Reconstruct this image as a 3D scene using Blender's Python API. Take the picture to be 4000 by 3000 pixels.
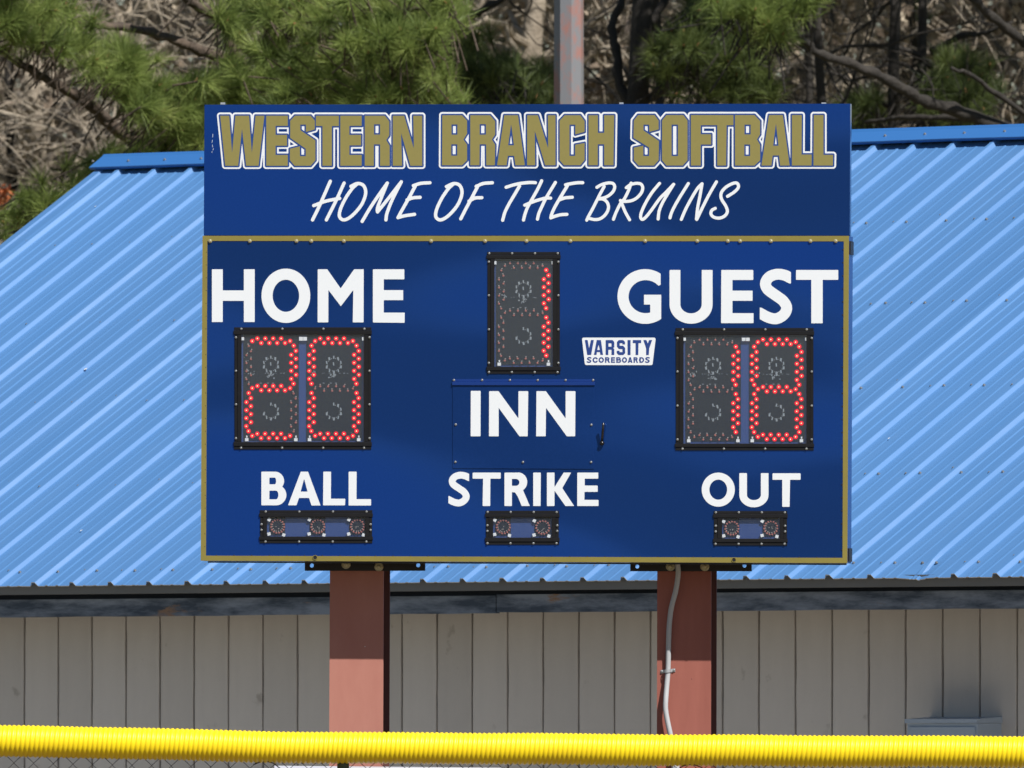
import bpy, math, random
import numpy as np
from mathutils import Vector, Matrix
from mathutils.geometry import tessellate_polygon

# ------------------------------------------------------------------ clear
for o in list(bpy.data.objects): bpy.data.objects.remove(o)
sc = bpy.context.scene
C = sc.collection
R = math.radians

# ------------------------------------------------------------------ camera
# photo measured in its own 4000 x 3000 pixels; long lens from behind home plate
FPX = 73500.0
EYE = 1.55
PITCH = math.atan((2957 - 1500) / FPX)
cam = bpy.data.cameras.new('camera')
camo = bpy.data.objects.new('camera', cam); C.objects.link(camo)
cam.sensor_width = 36.0
cam.lens = FPX / 4000 * 36.0
cam.clip_start = 1.0
cam.clip_end = 2000.0
camo.location = (0, 0, EYE)
camo.rotation_euler = (math.pi / 2 + PITCH, 0, 0)
cam.dof.use_dof = True
cam.dof.focus_distance = 71.5
cam.dof.aperture_fstop = 17.0
sc.camera = camo
sc.render.resolution_x = 1024; sc.render.resolution_y = 768

# ------------------------------------------------------------------ light
SUN = Vector((0.3645, -0.5293, 0.766)).normalized()      # towards the sun
w = bpy.data.worlds.new('World'); sc.world = w; w.use_nodes = True
nt = w.node_tree; nt.nodes.clear()
out = nt.nodes.new('ShaderNodeOutputWorld'); bg = nt.nodes.new('ShaderNodeBackground')
sky = nt.nodes.new('ShaderNodeTexSky'); sky.sky_type = 'NISHITA'; sky.sun_disc = False
sky.sun_elevation = math.asin(SUN.z)
sky.sun_rotation = math.atan2(SUN.x, SUN.y)
sky.air_density = 1.0; sky.dust_density = 0.25; sky.ozone_density = 1.2
bg.inputs['Strength'].default_value = 0.053
nt.links.new(sky.outputs[0], bg.inputs[0]); nt.links.new(bg.outputs[0], out.inputs[0])
sl = bpy.data.lights.new('sun', 'SUN'); sl.energy = 5.0; sl.angle = R(0.5); sl.color = (1.0, 0.965, 0.92)
so = bpy.data.objects.new('sun', sl); C.objects.link(so)
so.rotation_euler = SUN.to_track_quat('Z', 'Y').to_euler()
so.location = (20, 40, 40)
vs = sc.view_settings
vs.view_transform = 'Standard'; vs.look = 'None'; vs.gamma = 1.0; vs.exposure = 0.32
vs.use_curve_mapping = False

# ------------------------------------------------------------------ pixel -> place
cp, sp = math.cos(PITCH), math.sin(PITCH)
def ray(px, py):
    x = (px - 2000) / FPX; z = (1500 - py) / FPX
    return Vector((x, cp - z * sp, sp + z * cp))
def at(px, py, Y):
    r = ray(px, py); k = Y / r.y
    return Vector((r.x * k, Y, EYE + r.z * k))

# ------------------------------------------------------------------ mesh helpers
def np_mesh(name, V, F, smooth=False):
    V = np.asarray(V, dtype=np.float32).reshape(-1, 3); F = np.asarray(F, dtype=np.int32)
    me = bpy.data.meshes.new(name)
    n = F.shape[1]
    me.vertices.add(len(V)); me.vertices.foreach_set('co', V.ravel())
    me.loops.add(F.size); me.loops.foreach_set('vertex_index', F.ravel())
    me.polygons.add(len(F))
    me.polygons.foreach_set('loop_start', np.arange(0, F.size, n, dtype=np.int32))
    me.update(calc_edges=True)
    if smooth: me.polygons.foreach_set('use_smooth', np.ones(len(F), dtype=bool))
    return me
class MB:
    def __init__(s): s.v = []; s.f = []
    def add(s, vs, fs):
        b = len(s.v); s.v += [tuple(p) for p in vs]; s.f += [tuple(i + b for i in f) for f in fs]
    def box(s, x0, x1, y0, y1, z0, z1):
        s.add([(x0,y0,z0),(x1,y0,z0),(x1,y1,z0),(x0,y1,z0),(x0,y0,z1),(x1,y0,z1),(x1,y1,z1),(x0,y1,z1)],
              [(0,3,2,1),(4,5,6,7),(0,1,5,4),(1,2,6,5),(2,3,7,6),(3,0,4,7)])
    def hexa(s, a, b):   # two quads: front a, back b
        s.add(list(a) + list(b), [(0,1,2,3),(7,6,5,4),(0,4,5,1),(1,5,6,2),(2,6,7,3),(3,7,4,0)])
    def tube(s, pts, rad, n=6, cap=True):
        pts = [Vector(p) for p in pts]
        if not hasattr(rad, '__len__'): rad = [rad] * len(pts)
        b = len(s.v); ref = None
        for i, p in enumerate(pts):
            d = (pts[min(i+1, len(pts)-1)] - pts[max(i-1, 0)])
            if d.length < 1e-9: d = Vector((0,0,1))
            d.normalize()
            if ref is None or abs(ref.dot(d)) > .97:
                ref = Vector((0,0,1)) if abs(d.z) < .8 else Vector((1,0,0))
            a = (ref - d * ref.dot(d)).normalized(); c = d.cross(a); ref = a
            for k in range(n):
                t = 2*math.pi*k/n
                s.v.append(tuple(p + (a*math.cos(t) + c*math.sin(t)) * rad[i]))
        for i in range(len(pts)-1):
            for k in range(n):
                k2 = (k+1) % n
                s.f.append((b+i*n+k, b+i*n+k2, b+(i+1)*n+k2, b+(i+1)*n+k))
        if cap:
            s.f.append(tuple(b+k for k in range(n))[::-1])
            e = b + (len(pts)-1)*n
            s.f.append(tuple(e+k for k in range(n)))
    def mesh(s, name, smooth=False):
        me = bpy.data.meshes.new(name); me.from_pydata(s.v, [], s.f); me.update()
        if smooth: me.polygons.foreach_set('use_smooth', [True]*len(me.polygons))
        return me
def link(name, me, mat, parent=None, loc=None, rot=None, label=None, kind=None):
    o = bpy.data.objects.new(name, me); C.objects.link(o)
    if mat is not None and me is not None and not me.materials: me.materials.append(mat)
    if parent is not None: o.parent = parent
    if loc is not None: o.location = loc
    if rot is not None: o.rotation_euler = rot
    if label: o['label'] = label
    if kind: o['kind'] = kind
    return o
def tag(o, label, cat, group=None, kind=None):
    o['label'] = label; o['category'] = cat
    if group: o['group'] = group
    if kind: o['kind'] = kind
    return o
def thing(name, label, cat, mat=None, group=None):
    o = bpy.data.objects.new(name, None); C.objects.link(o)
    if mat is not None: o.matrix_world = mat
    o.empty_display_size = .2
    return tag(o, label, cat, group)

# ------------------------------------------------------------------ materials
def mat(name, col, rough=.6, metal=0., spec=.5, coat=0., noise=None, bump=None, emis=None):
    """noise=(scale, amount, colour2) mottles the colour; bump=(scale, strength, distance)"""
    m = bpy.data.materials.new(name); m.use_nodes = True
    t = m.node_tree; p = t.nodes['Principled BSDF']
    p.inputs['Base Color'].default_value = (*col, 1); p.inputs['Roughness'].default_value = rough
    p.inputs['Metallic'].default_value = metal; p.inputs['Specular IOR Level'].default_value = spec
    p.inputs['Coat Weight'].default_value = coat; p.inputs['Coat Roughness'].default_value = .06
    if emis:
        p.inputs['Emission Color'].default_value = (*emis[0], 1); p.inputs['Emission Strength'].default_value = emis[1]
    tc = None
    if noise or bump:
        tc = t.nodes.new('ShaderNodeTexCoord')
    if noise:
        nz = t.nodes.new('ShaderNodeTexNoise'); nz.inputs['Scale'].default_value = noise[0]; nz.inputs['Detail'].default_value = 6
        nz.inputs['Roughness'].default_value = .65
        mp = t.nodes.new('ShaderNodeMapping')
        if len(noise) > 3: mp.inputs['Scale'].default_value = noise[3]
        t.links.new(tc.outputs['Object'], mp.inputs[0]); t.links.new(mp.outputs[0], nz.inputs['Vector'])
        cr = t.nodes.new('ShaderNodeValToRGB')
        cr.color_ramp.elements[0].position = .5 - noise[1]; cr.color_ramp.elements[0].color = (*col, 1)
        cr.color_ramp.elements[1].position = .5 + noise[1]; cr.color_ramp.elements[1].color = (*noise[2], 1)
        t.links.new(nz.outputs[0], cr.inputs[0]); t.links.new(cr.outputs[0], p.inputs['Base Color'])
    if bump:
        n2 = t.nodes.new('ShaderNodeTexNoise'); n2.inputs['Scale'].default_value = bump[0]; n2.inputs['Detail'].default_value = bump[3] if len(bump) > 3 else 3
        bp = t.nodes.new('ShaderNodeBump'); bp.inputs['Strength'].default_value = bump[1]; bp.inputs['Distance'].default_value = bump[2]
        t.links.new(tc.outputs['Object'], n2.inputs['Vector'])
        t.links.new(n2.outputs[0], bp.inputs['Height']); t.links.new(bp.outputs[0], p.inputs['Normal'])
        if coat: t.links.new(bp.outputs[0], p.inputs['Coat Normal'])
    return m

M = {}
def navy_paint(name, col):
    m = mat(name, col, rough=.15, metal=.60, spec=.35, bump=(.8, 1.0, .14, 1.0))
    t = m.node_tree; p = t.nodes['Principled BSDF']
    tc = t.nodes['Texture Coordinate']
    # stretched, slanting oil-canning of the sheet
    mp = t.nodes.new('ShaderNodeMapping'); mp.inputs['Rotation'].default_value = (0, R(-28), 0); mp.inputs['Scale'].default_value = (.55, 1, 1.25)
    n2 = [n for n in t.nodes if n.type == 'TEX_NOISE'][0]
    t.links.new(tc.outputs['Object'], mp.inputs[0]); t.links.new(mp.outputs[0], n2.inputs['Vector'])
    # faint dust and scratches
    nz = t.nodes.new('ShaderNodeTexNoise'); nz.inputs['Scale'].default_value = 140; nz.inputs['Detail'].default_value = 9; nz.inputs['Roughness'].default_value = .75
    t.links.new(tc.outputs['Object'], nz.inputs['Vector'])
    cr = t.nodes.new('ShaderNodeValToRGB')
    cr.color_ramp.elements[0].position = .45; cr.color_ramp.elements[0].color = (*col, 1)
    cr.color_ramp.elements[1].position = .95; cr.color_ramp.elements[1].color = tuple(min(1, c*1.25 + .006) for c in col) + (1,)
    t.links.new(nz.outputs[0], cr.inputs[0]); t.links.new(cr.outputs[0], p.inputs['Base Color'])
    return m
M['navy'] = navy_paint('navy_enamel', (.0095, .054, .255))
M['navy_edge'] = mat('navy_edge', (.009, .045, .24), rough=.3, metal=.3)
M['inner_blue'] = mat('inner_blue', (.022, .058, .21), rough=.5)
M['gold'] = mat('gold_vinyl', (.235, .205, .060), rough=.5, noise=(60, .3, (.26, .225, .07)))
M['gold_trim'] = mat('gold_trim_paint', (.26, .215, .045), rough=.45, noise=(9, .25, (.215, .18, .045)))
M['white'] = mat('white_vinyl', (.75, .785, .815), rough=.45)
M['outline_blue'] = mat('outline_blue_vinyl', (.014, .055, .24), rough=.4)
M['black'] = mat('black_aluminium', (.006, .006, .008), rough=.5, spec=.3, noise=(30, .3, (.010, .010, .011)))
M['zinc'] = mat('zinc_screw', (.30, .31, .31), rough=.38, metal=.6)
M['brass'] = mat('yellow_zinc', (.62, .58, .42), rough=.35, metal=.6, noise=(80, .2, (.42, .36, .2)))
M['pcb'] = mat('black_circuit_board', (.007, .010, .015), rough=.6, spec=.25, noise=(120, .25, (.012, .015, .020)))
M['silk'] = mat('silkscreen', (.26, .30, .33), rough=.6)
M['clip'] = mat('white_plastic_clip', (.72, .76, .80), rough=.4)
M['led_off'] = mat('led_unlit', (.34, .12, .10), rough=.5)
M['led_leg'] = mat('led_solder', (.30, .27, .26), rough=.5, metal=.0)
M['led_lens'] = mat('led_lens_lit', (.25, .001, .004), rough=.5, spec=.1, emis=((1.0, .001, .012), 4.0))
M['led_halo'] = mat('led_halo_glow', (.16, .002, .006), rough=.6, spec=.1, emis=((1.0, .0, .02), .28))  # dim glowing ring added round each lit LED, imitating its halo
M['led_core'] = mat('led_die_lit', (.9, .3, .2), rough=.3, emis=((1.0, .17, .07), 7.0))
M['steel_dark'] = mat('black_steel', (.010, .010, .012), rough=.5)
M['ball'] = mat('black_knob', (.012, .012, .013), rough=.25)
M['post_pink'] = mat('faded_red_primer', (.47, .205, .155), rough=.7, noise=(5, .2, (.40, .155, .115), (1, 1, .35)), bump=(160, .25, .0006))
M['post_red'] = mat('red_primer', (.36, .12, .088), rough=.65, noise=(5, .2, (.27, .083, .060), (1.5, 1, .25)), bump=(160, .25, .0006))
M['post_dark'] = mat('shaded_primer_and_chips', (.13, .05, .042), rough=.7)  # shade on web and rear flange put into the colour; serves paint chips too
M['conduit'] = mat('grey_conduit', (.42, .43, .44), rough=.45)
M['galv'] = mat('galvanised', (.5, .52, .54), rough=.4, metal=.5)

def pane_mat():
    m = bpy.data.materials.new('polycarbonate_pane'); m.use_nodes = True; t = m.node_tree; t.nodes.clear()
    o = t.nodes.new('ShaderNodeOutputMaterial'); tr = t.nodes.new('ShaderNodeBsdfTransparent'); gl = t.nodes.new('ShaderNodeBsdfGlossy')
    df = t.nodes.new('ShaderNodeBsdfDiffuse'); m1 = t.nodes.new('ShaderNodeMixShader'); m2 = t.nodes.new('ShaderNodeMixShader')
    lw = t.nodes.new('ShaderNodeLayerWeight'); lw.inputs[0].default_value = .5
    pw = t.nodes.new('ShaderNodeMath'); pw.operation = 'POWER'; pw.inputs[1].default_value = 5.0
    fr = t.nodes.new('ShaderNodeMath'); fr.operation = 'MULTIPLY_ADD'; fr.inputs[1].default_value = .92; fr.inputs[2].default_value = .05
    t.links.new(lw.outputs['Facing'], pw.inputs[0]); t.links.new(pw.outputs[0], fr.inputs[0])
    gl.inputs['Roughness'].default_value = .08; df.inputs[0].default_value = (.28, .40, .66, 1)
    m1.inputs[0].default_value = .026
    t.links.new(tr.outputs[0], m1.inputs[1]); t.links.new(df.outputs[0], m1.inputs[2])
    t.links.new(fr.outputs[0], m2.inputs[0]); t.links.new(m1.outputs[0], m2.inputs[1]); t.links.new(gl.outputs[0], m2.inputs[2])
    t.links.new(m2.outputs[0], o.inputs[0]); return m
M['pane'] = pane_mat()

# ================================================================== SETTING: ground
def ground():
    m = bpy.data.materials.new('field_ground'); m.use_nodes = True; t = m.node_tree; p = t.nodes['Principled BSDF']
    tc = t.nodes.new('ShaderNodeTexCoord'); nz = t.nodes.new('ShaderNodeTexNoise'); nz.inputs['Scale'].default_value = .35; nz.inputs['Detail'].default_value = 12
    cr = t.nodes.new('ShaderNodeValToRGB'); e = cr.color_ramp.elements
    e[0].position = .35; e[0].color = (.15, .115, .060, 1); e[1].position = .65; e[1].color = (.095, .095, .040, 1)
    t.links.new(tc.outputs['Object'], nz.inputs['Vector']); t.links.new(nz.outputs[0], cr.inputs[0]); t.links.new(cr.outputs[0], p.inputs['Base Color'])
    p.inputs['Roughness'].default_value = .95
    b = MB(); b.add([(-900,-900,0),(900,-900,0),(900,900,0),(-900,900,0)], [(0,1,2,3)])
    link('ground', b.mesh('ground'), m, kind='structure')
    # clay warning track in front of the outfield fence and up to the building
    m2 = mat('warning_track_clay', (.17, .10, .06), rough=.95, noise=(3, .3, (.21, .13, .08)))
    b = MB(); b.add([(-60,62,.004),(60,62,.004),(60,68.4,.004),(-60,68.4,.004)], [(0,1,2,3)])
    link('warning_track', b.mesh('warning_track'), m2, kind='structure')
    m3 = mat('gravel_apron', (.13, .12, .10), rough=.95, noise=(14, .3, (.09, .085, .07)))
    b = MB(); b.add([(-14,68.6,.004),(14,68.6,.004),(14,86,.004),(-14,86,.004)], [(0,1,2,3)])
    link('gravel_apron', b.mesh('gravel_apron'), m3, kind='structure')
ground()

# ================================================================== BUILDING
PHI = 0.7917; DE = 75.39; K0 = 12.2224; RUN = 3.088; RISE = 1.833; RIB = .2286
EXT = .095/math.hypot(RUN, RISE); RUN *= 1+EXT; RISE *= 1+EXT      # the ridge lies under the cap, above the last visible rib
ZE = EYE + .703
wv = Vector((math.cos(PHI), -math.sin(PHI), 0)); inn = Vector((math.sin(PHI), math.cos(PHI), 0))
# local frame: x along the eave (to the right, nearer), y into the building, z up, origin on the ground under the eave at rib K0
BM = Matrix(((wv.x, inn.x, 0, 0), (wv.y, inn.y, 0, DE), (0, 0, 1, 0), (0, 0, 0, 1)))
BMi = BM.inverted()
def proj(P):      # world -> photo pixel
    d = Vector(P) - Vector((0, 0, EYE)); yc = d.y*cp + d.z*sp; zc = -d.y*sp + d.z*cp
    return 2000 + FPX*d.x/yc, 1500 - FPX*zc/yc
KL, KR = -12.66, 41.34
XL, XR = (KL-K0)*RIB, (KR-K0)*RIB
SL = math.hypot(RUN, RISE); us = Vector((0, RUN/SL, RISE/SL)); un = Vector((0, -RISE/SL, RUN/SL))
shed = thing('storage_building', 'tan board-sided building with blue ribbed metal roof behind the scoreboard', 'building',
             Matrix.Translation(BM @ Vector((0, 0, 0))) @ BM.to_3x3().to_4x4())

def roof_mat():
    m = mat('blue_roof_steel', (.074, .200, .430), rough=.38, spec=.36, bump=(2.2, .4, .010, 3), noise=(1.0, .3, (.098, .228, .458), (5, .55, .55)))
    t = m.node_tree; p = t.nodes['Principled BSDF']; src = p.inputs['Base Color'].links[0].from_socket; tc = t.nodes['Texture Coordinate']
    nz = t.nodes.new('ShaderNodeTexNoise'); nz.inputs['Scale'].default_value = 26; nz.inputs['Detail'].default_value = 8; nz.inputs['Roughness'].default_value = .75
    mp = t.nodes.new('ShaderNodeMapping'); mp.inputs['Scale'].default_value = (1.6, .35, .35)
    cr = t.nodes.new('ShaderNodeValToRGB'); cr.color_ramp.elements[0].position = .60; cr.color_ramp.elements[1].position = .78
    cr.color_ramp.elements[1].color = (.55, .55, .55, 1)
    mx = t.nodes.new('ShaderNodeMixRGB'); mx.inputs[2].default_value = (.15, .24, .38, 1)
    oi = t.nodes.new('ShaderNodeObjectInfo'); hs = t.nodes.new('ShaderNodeHueSaturation'); mr = t.nodes.new('ShaderNodeMapRange'); mr.inputs[3].default_value = .955; mr.inputs[4].default_value = 1.045
    t.links.new(tc.outputs['Object'], mp.inputs[0]); t.links.new(mp.outputs[0], nz.inputs['Vector']); t.links.new(nz.outputs[0], cr.inputs[0])
    t.links.new(cr.outputs[0], mx.inputs[0]); t.links.new(src, mx.inputs[1]); t.links.new(oi.outputs['Random'], mr.inputs[0]); t.links.new(mr.outputs[0], hs.inputs['Value'])
    t.links.new(mx.outputs[0], hs.inputs['Color']); t.links.new(hs.outputs[0], p.inputs['Base Color'])
    return m
M['roof'] = roof_mat()
M['roof_cap'] = mat('blue_cap_steel', (.036, .155, .42), rough=.42, coat=.0, bump=(3, .35, .008, 2))
M['edge_highlight'] = mat('eave_edge_highlight', (.62, .58, .52), rough=.5)  # pale tone paints a bright highlight line along the eave edge
M['chalk'] = mat('chalky_white', (.60, .60, .58), rough=.9)
M['roof_under'] = mat('roof_backer', (.16, .16, .16), rough=.8)
def siding_mat():
    m = mat('painted_siding', (.64, .605, .565), rough=.75, noise=(3.5, .22, (.55, .52, .485), (1, 1, .25)), bump=(55, .5, .0012, 6))
    t = m.node_tree
    oi = t.nodes.new('ShaderNodeObjectInfo'); hs = t.nodes.new('ShaderNodeHueSaturation')
    mr = t.nodes.new('ShaderNodeMapRange'); mr.inputs[3].default_value = .93; mr.inputs[4].default_value = 1.07
    p = t.nodes['Principled BSDF']; src = p.inputs['Base Color'].links[0].from_socket
    t.links.new(oi.outputs['Random'], mr.inputs[0]); t.links.new(mr.outputs[0], hs.inputs['Value'])
    tc = t.nodes['Texture Coordinate']; nz = t.nodes.new('ShaderNodeTexNoise'); nz.inputs['Scale'].default_value = 7.5; nz.inputs['Detail'].default_value = 5
    va = t.nodes.new('ShaderNodeVectorMath'); va.operation = 'ADD'; t.links.new(tc.outputs['Object'], va.inputs[0]); t.links.new(oi.outputs['Location'], va.inputs[1])
    cr = t.nodes.new('ShaderNodeValToRGB'); cr.color_ramp.elements[0].position = .67; cr.color_ramp.elements[1].position = .74; cr.color_ramp.elements[1].color = (.5, .5, .5, 1)
    mx = t.nodes.new('ShaderNodeMixRGB'); mx.inputs[2].default_value = (.20, .17, .14, 1)
    t.links.new(va.outputs[0], nz.inputs['Vector']); t.links.new(nz.outputs[0], cr.inputs[0]); t.links.new(cr.outputs[0], mx.inputs[0]); t.links.new(src, mx.inputs[1])
    t.links.new(mx.outputs[0], hs.inputs['Color']); t.links.new(hs.outputs[0], p.inputs['Base Color'])
    return m
M['siding'] = siding_mat()
M['groove'] = mat('dark_groove', (.045, .042, .045), rough=.9)
M['purlin'] = mat('grey_lath', (.21, .21, .20), rough=.85, noise=(12, .3, (.17, .17, .16), (.2, 1, 1)))
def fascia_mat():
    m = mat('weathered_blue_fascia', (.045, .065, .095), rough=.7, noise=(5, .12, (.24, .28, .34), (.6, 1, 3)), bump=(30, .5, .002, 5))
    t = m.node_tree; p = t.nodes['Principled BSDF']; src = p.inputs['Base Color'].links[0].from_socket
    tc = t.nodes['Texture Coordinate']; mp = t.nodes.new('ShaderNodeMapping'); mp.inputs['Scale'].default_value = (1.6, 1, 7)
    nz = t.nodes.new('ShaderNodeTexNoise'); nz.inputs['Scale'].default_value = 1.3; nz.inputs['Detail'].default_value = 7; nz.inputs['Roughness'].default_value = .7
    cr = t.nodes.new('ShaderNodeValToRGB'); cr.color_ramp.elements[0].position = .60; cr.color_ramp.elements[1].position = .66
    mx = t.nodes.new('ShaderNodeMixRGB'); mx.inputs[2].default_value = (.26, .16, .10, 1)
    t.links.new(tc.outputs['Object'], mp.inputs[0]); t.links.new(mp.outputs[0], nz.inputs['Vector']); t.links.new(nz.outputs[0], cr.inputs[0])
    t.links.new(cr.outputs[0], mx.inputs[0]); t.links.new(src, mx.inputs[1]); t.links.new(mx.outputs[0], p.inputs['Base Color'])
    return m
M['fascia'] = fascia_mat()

# --- wall
WS = .42                      # wall face behind the roof edge
# --- unseen pale strip added in front of the wall to bounce light onto it
b = MB(); b.add([(XL-2, -2.0, .008), (XR+2, -2.0, .008), (XR+2, WS, .008), (XL-2, WS, .008)], [(0,1,2,3)])
o = link('bounce_strip', b.mesh('bounce_strip'), mat('bounce_strip_pale', (.46, .42, .36), rough=.9, noise=(4, .3, (.40, .365, .315))), kind='structure')
o.matrix_world = BM
zt = ZE - .035
wall_b = MB(); wall_b.box(XL+.12, XR-.12, WS+.012, WS+.10, 0, zt+.05)
D2 = 2*RUN - 2*WS
wall_b.box(XL+.12, XR-.12, WS+D2-.09, WS+D2, 0, zt+.05)
for xa, xb in ((XL+.12, XL+.21), (XR-.21, XR-.12)):
    wall_b.add([(xa,WS+.10,0),(xb,WS+.10,0),(xb,WS+D2-.09,0),(xa,WS+D2-.09,0),(xa,WS+.10,zt),(xb,WS+.10,zt),(xb,WS+D2-.09,zt),(xa,WS+D2-.09,zt),
                (xa,RUN,ZE+RISE-.1),(xb,RUN,ZE+RISE-.1)],
               [(0,3,2,1),(0,1,5,4),(2,3,7,6),(1,2,6,9,5),(3,0,4,8,7),(4,5,9,8),(6,7,8,9)])
wall = link('wall', wall_b.mesh('wall'), M['groove'], shed)
# board joints measured at the wall; find their x along the wall
def wall_x(px):
    r = ray(px, 2600); o = Vector((0, 0, EYE)); a = BMi @ o; b = BMi.to_3x3() @ r
    k = (WS - a.y) / b.y; return a.x + b.x*k
xj = wall_x(1982); SP = (wall_x(3828) - wall_x(227.8)) / 26.0
j0 = int(math.floor((XL+.12 - xj)/SP))
rnd = random.Random(4)
def board_mesh(seed):
    r = random.Random(seed); b = MB(); n = 26; h = .0056
    zs = [i*(zt)/n for i in range(n+1)]
    L = [h + r.uniform(-.0016, .0014) for _ in zs]; Rr = [SP - h + r.uniform(-.0014, .0016) for _ in zs]
    vs = []; fs = []
    for z, l, q in zip(zs, L, Rr):
        vs += [(l, 0.012, z), (l, .0015, z), (l+.0015, 0, z), (q-.0015, 0, z), (q, .0015, z), (q, .012, z)]
    for i in range(n):
        for k in range(5): fs.append((i*6+k, i*6+k+1, (i+1)*6+k+1, (i+1)*6+k))
    b.add(vs, fs); return b.mesh('siding_board')
bms = [board_mesh(i) for i in range(5)]
k = j0
while xj + (k+1)*SP < XR - .1:
    x = xj + k*SP
    if x > XL + .1:
        link('siding_board', bms[rnd.randrange(5)], M['siding'], wall, loc=(x, WS, 0))
    k += 1
# --- boards under the eave
def zpx(py, y_off, px=2000):
    # height at which a horizontal line at depth offset y_off shows at photo pixel py (mid frame)
    r = ray(px, py); a = BMi @ Vector((0, 0, EYE)); b = BMi.to_3x3() @ r; kk = (y_off - a.y)/b.y
    return EYE + r.z*kk
b = MB(); b.box(XL+.06, XR-.06, .022, .06, zpx(2306, .022), ZE+.012)
link('eave_lath', b.mesh('eave_lath'), M['purlin'], shed, label='grey lath under the roof edge')
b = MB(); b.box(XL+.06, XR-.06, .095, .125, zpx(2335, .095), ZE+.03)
link('eave_gap_fill', b.mesh('eave_gap_fill'), mat('dark_gap_fill', (.012, .022, .045), rough=.7), shed)  # closes the open gap; the recess shade is painted into its dark colour
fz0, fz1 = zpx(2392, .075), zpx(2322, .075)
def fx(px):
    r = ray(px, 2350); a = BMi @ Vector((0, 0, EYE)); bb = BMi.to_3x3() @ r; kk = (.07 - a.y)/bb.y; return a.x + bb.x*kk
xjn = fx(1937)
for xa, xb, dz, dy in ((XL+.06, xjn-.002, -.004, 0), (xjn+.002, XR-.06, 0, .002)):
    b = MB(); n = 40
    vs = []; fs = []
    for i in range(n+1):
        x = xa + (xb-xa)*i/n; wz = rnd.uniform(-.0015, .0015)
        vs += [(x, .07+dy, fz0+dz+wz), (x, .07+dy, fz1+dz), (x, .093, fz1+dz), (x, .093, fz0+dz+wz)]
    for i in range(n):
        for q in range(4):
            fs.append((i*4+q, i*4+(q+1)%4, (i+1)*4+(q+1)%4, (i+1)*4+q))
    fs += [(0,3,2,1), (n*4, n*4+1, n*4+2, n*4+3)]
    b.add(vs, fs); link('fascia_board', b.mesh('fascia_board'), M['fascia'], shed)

# --- roof
roof_b = MB()
for sgn in (1, -1):
    ys = lambda u: (u*RUN) if sgn == 1 else (2*RUN - u*RUN)
    o_ = .030
    a = [(XL+.01, ys(.02), ZE+.02*RISE-o_), (XR-.01, ys(.02), ZE+.02*RISE-o_), (XR-.01, ys(1), ZE+RISE-o_), (XL+.01, ys(1), ZE+RISE-o_)]
    c_ = [(x, y, z-.02) for x, y, z in a]
    if sgn == -1: a = a[::-1]; c_ = c_[::-1]
    roof_b.hexa(a, c_)
roof = link('roof', roof_b.mesh('roof'), M['roof_under'], shed)
def prof():        # one 9 inch module, (x offset, height)
    h = .0168
    return [(-.0235, 0), (-.0205, .0012), (-.0105, h-.001), (-.0085, h), (.0070, h), (.0090, h-.001), (.0180, .0012), (.0210, 0),
            (.060, 0), (.066, .0020), (.076, .0020), (.082, 0), (.123, 0), (.129, .0020), (.139, .0020), (.145, 0), (.2, 0)]
def panel_mesh(dent=None, dentv=0, back=False, seed=0):
    r = random.Random(seed)
    xs = []
    for q in range(4):
        for (x, h) in prof():
            hh = h + (.0012 if q == 0 and h > .001 else 0); xx = x*(1.12 if q == 0 and abs(x) < .03 else 1)
            xs.append((q*RIB + xx, hh))
    xs.append((4*RIB-.024, -.0004)); xs.append((4*RIB-.0095, .0172)); xs.append((4*RIB+.0075, .0175))
    us_ = [0, .01, .02, .035, .05, .075, .1] + [.15 + .85*i/9 for i in range(10)]
    vs = []; m = len(xs)
    for u in us_:
        wob = [r.uniform(-.0004, .0004) for _ in range(m)]
        for i, (x, h) in enumerate(xs):
            s_ = u*SL; hh = h + wob[i]*(1 if h < .001 else .6); xx = x
            if dent is not None:
                d = math.exp(-((x-dent)/.05)**2) * math.exp(-(s_/.10)**2)
                hh = hh*(1 - .8*min(1, d*1.3)) - .011*d + r.uniform(-.003, .003)*d
                xx = x + .012*d
            vs.append((xx, s_, hh))
    fs = [(j*m+i, j*m+i+1, (j+1)*m+i+1, (j+1)*m+i) for j in range(len(us_)-1) for i in range(m-1)]
    mb = MB(); 
    P = []
    for (x, s_, h) in vs:
        if back: P.append((x, 2*RUN - (us.y*s_ + un.y*h), us.z*s_ + un.z*h))
        else: P.append((x, us.y*s_ + un.y*h, us.z*s_ + un.z*h))
    if back: fs = [f[::-1] for f in fs]
    mb.add(P, fs)
    # visible thickness at the cut edge
    nb = len(mb.v)
    for i in range(m):
        x, s_, h = vs[i]; s2 = s_ - .0008; h2 = h - .0030
        mb.v.append((x, (2*RUN - (us.y*s2 + un.y*h2)) if back else us.y*s2 + un.y*h2, us.z*s2 + un.z*h2))
    nf0 = len(mb.f)
    for i in range(m-1): mb.f.append((i, nb+i, nb+i+1, i+1))
    me = mb.mesh('roof_panel'); me.materials.append(M['roof']); me.materials.append(M['edge_highlight'])
    for i in range(nf0, len(me.polygons)): me.polygons[i].material_index = 1
    return me
pms = [panel_mesh(seed=i) for i in range(3)]; pback = panel_mesh(back=True)
NP = 13
kx0 = -12.0                               # first full rib
mo = [ -12.0 + 4*i for i in range(-0, NP+1)]
for i, kk in enumerate(mo):
    if kk + 4 > KR + 1.5: break
    x0 = (kk - K0)*RIB
    if kk <= 22 < kk+4:
        pm = panel_mesh(dent=(22-kk)*RIB + .015, seed=9)
    else: pm = pms[i % 3]
    link('roof_panel', pm, M['roof'], roof, loc=(x0, 0, ZE))
    link('roof_panel', pback, M['roof'], roof, loc=(x0, 0, ZE))
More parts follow.
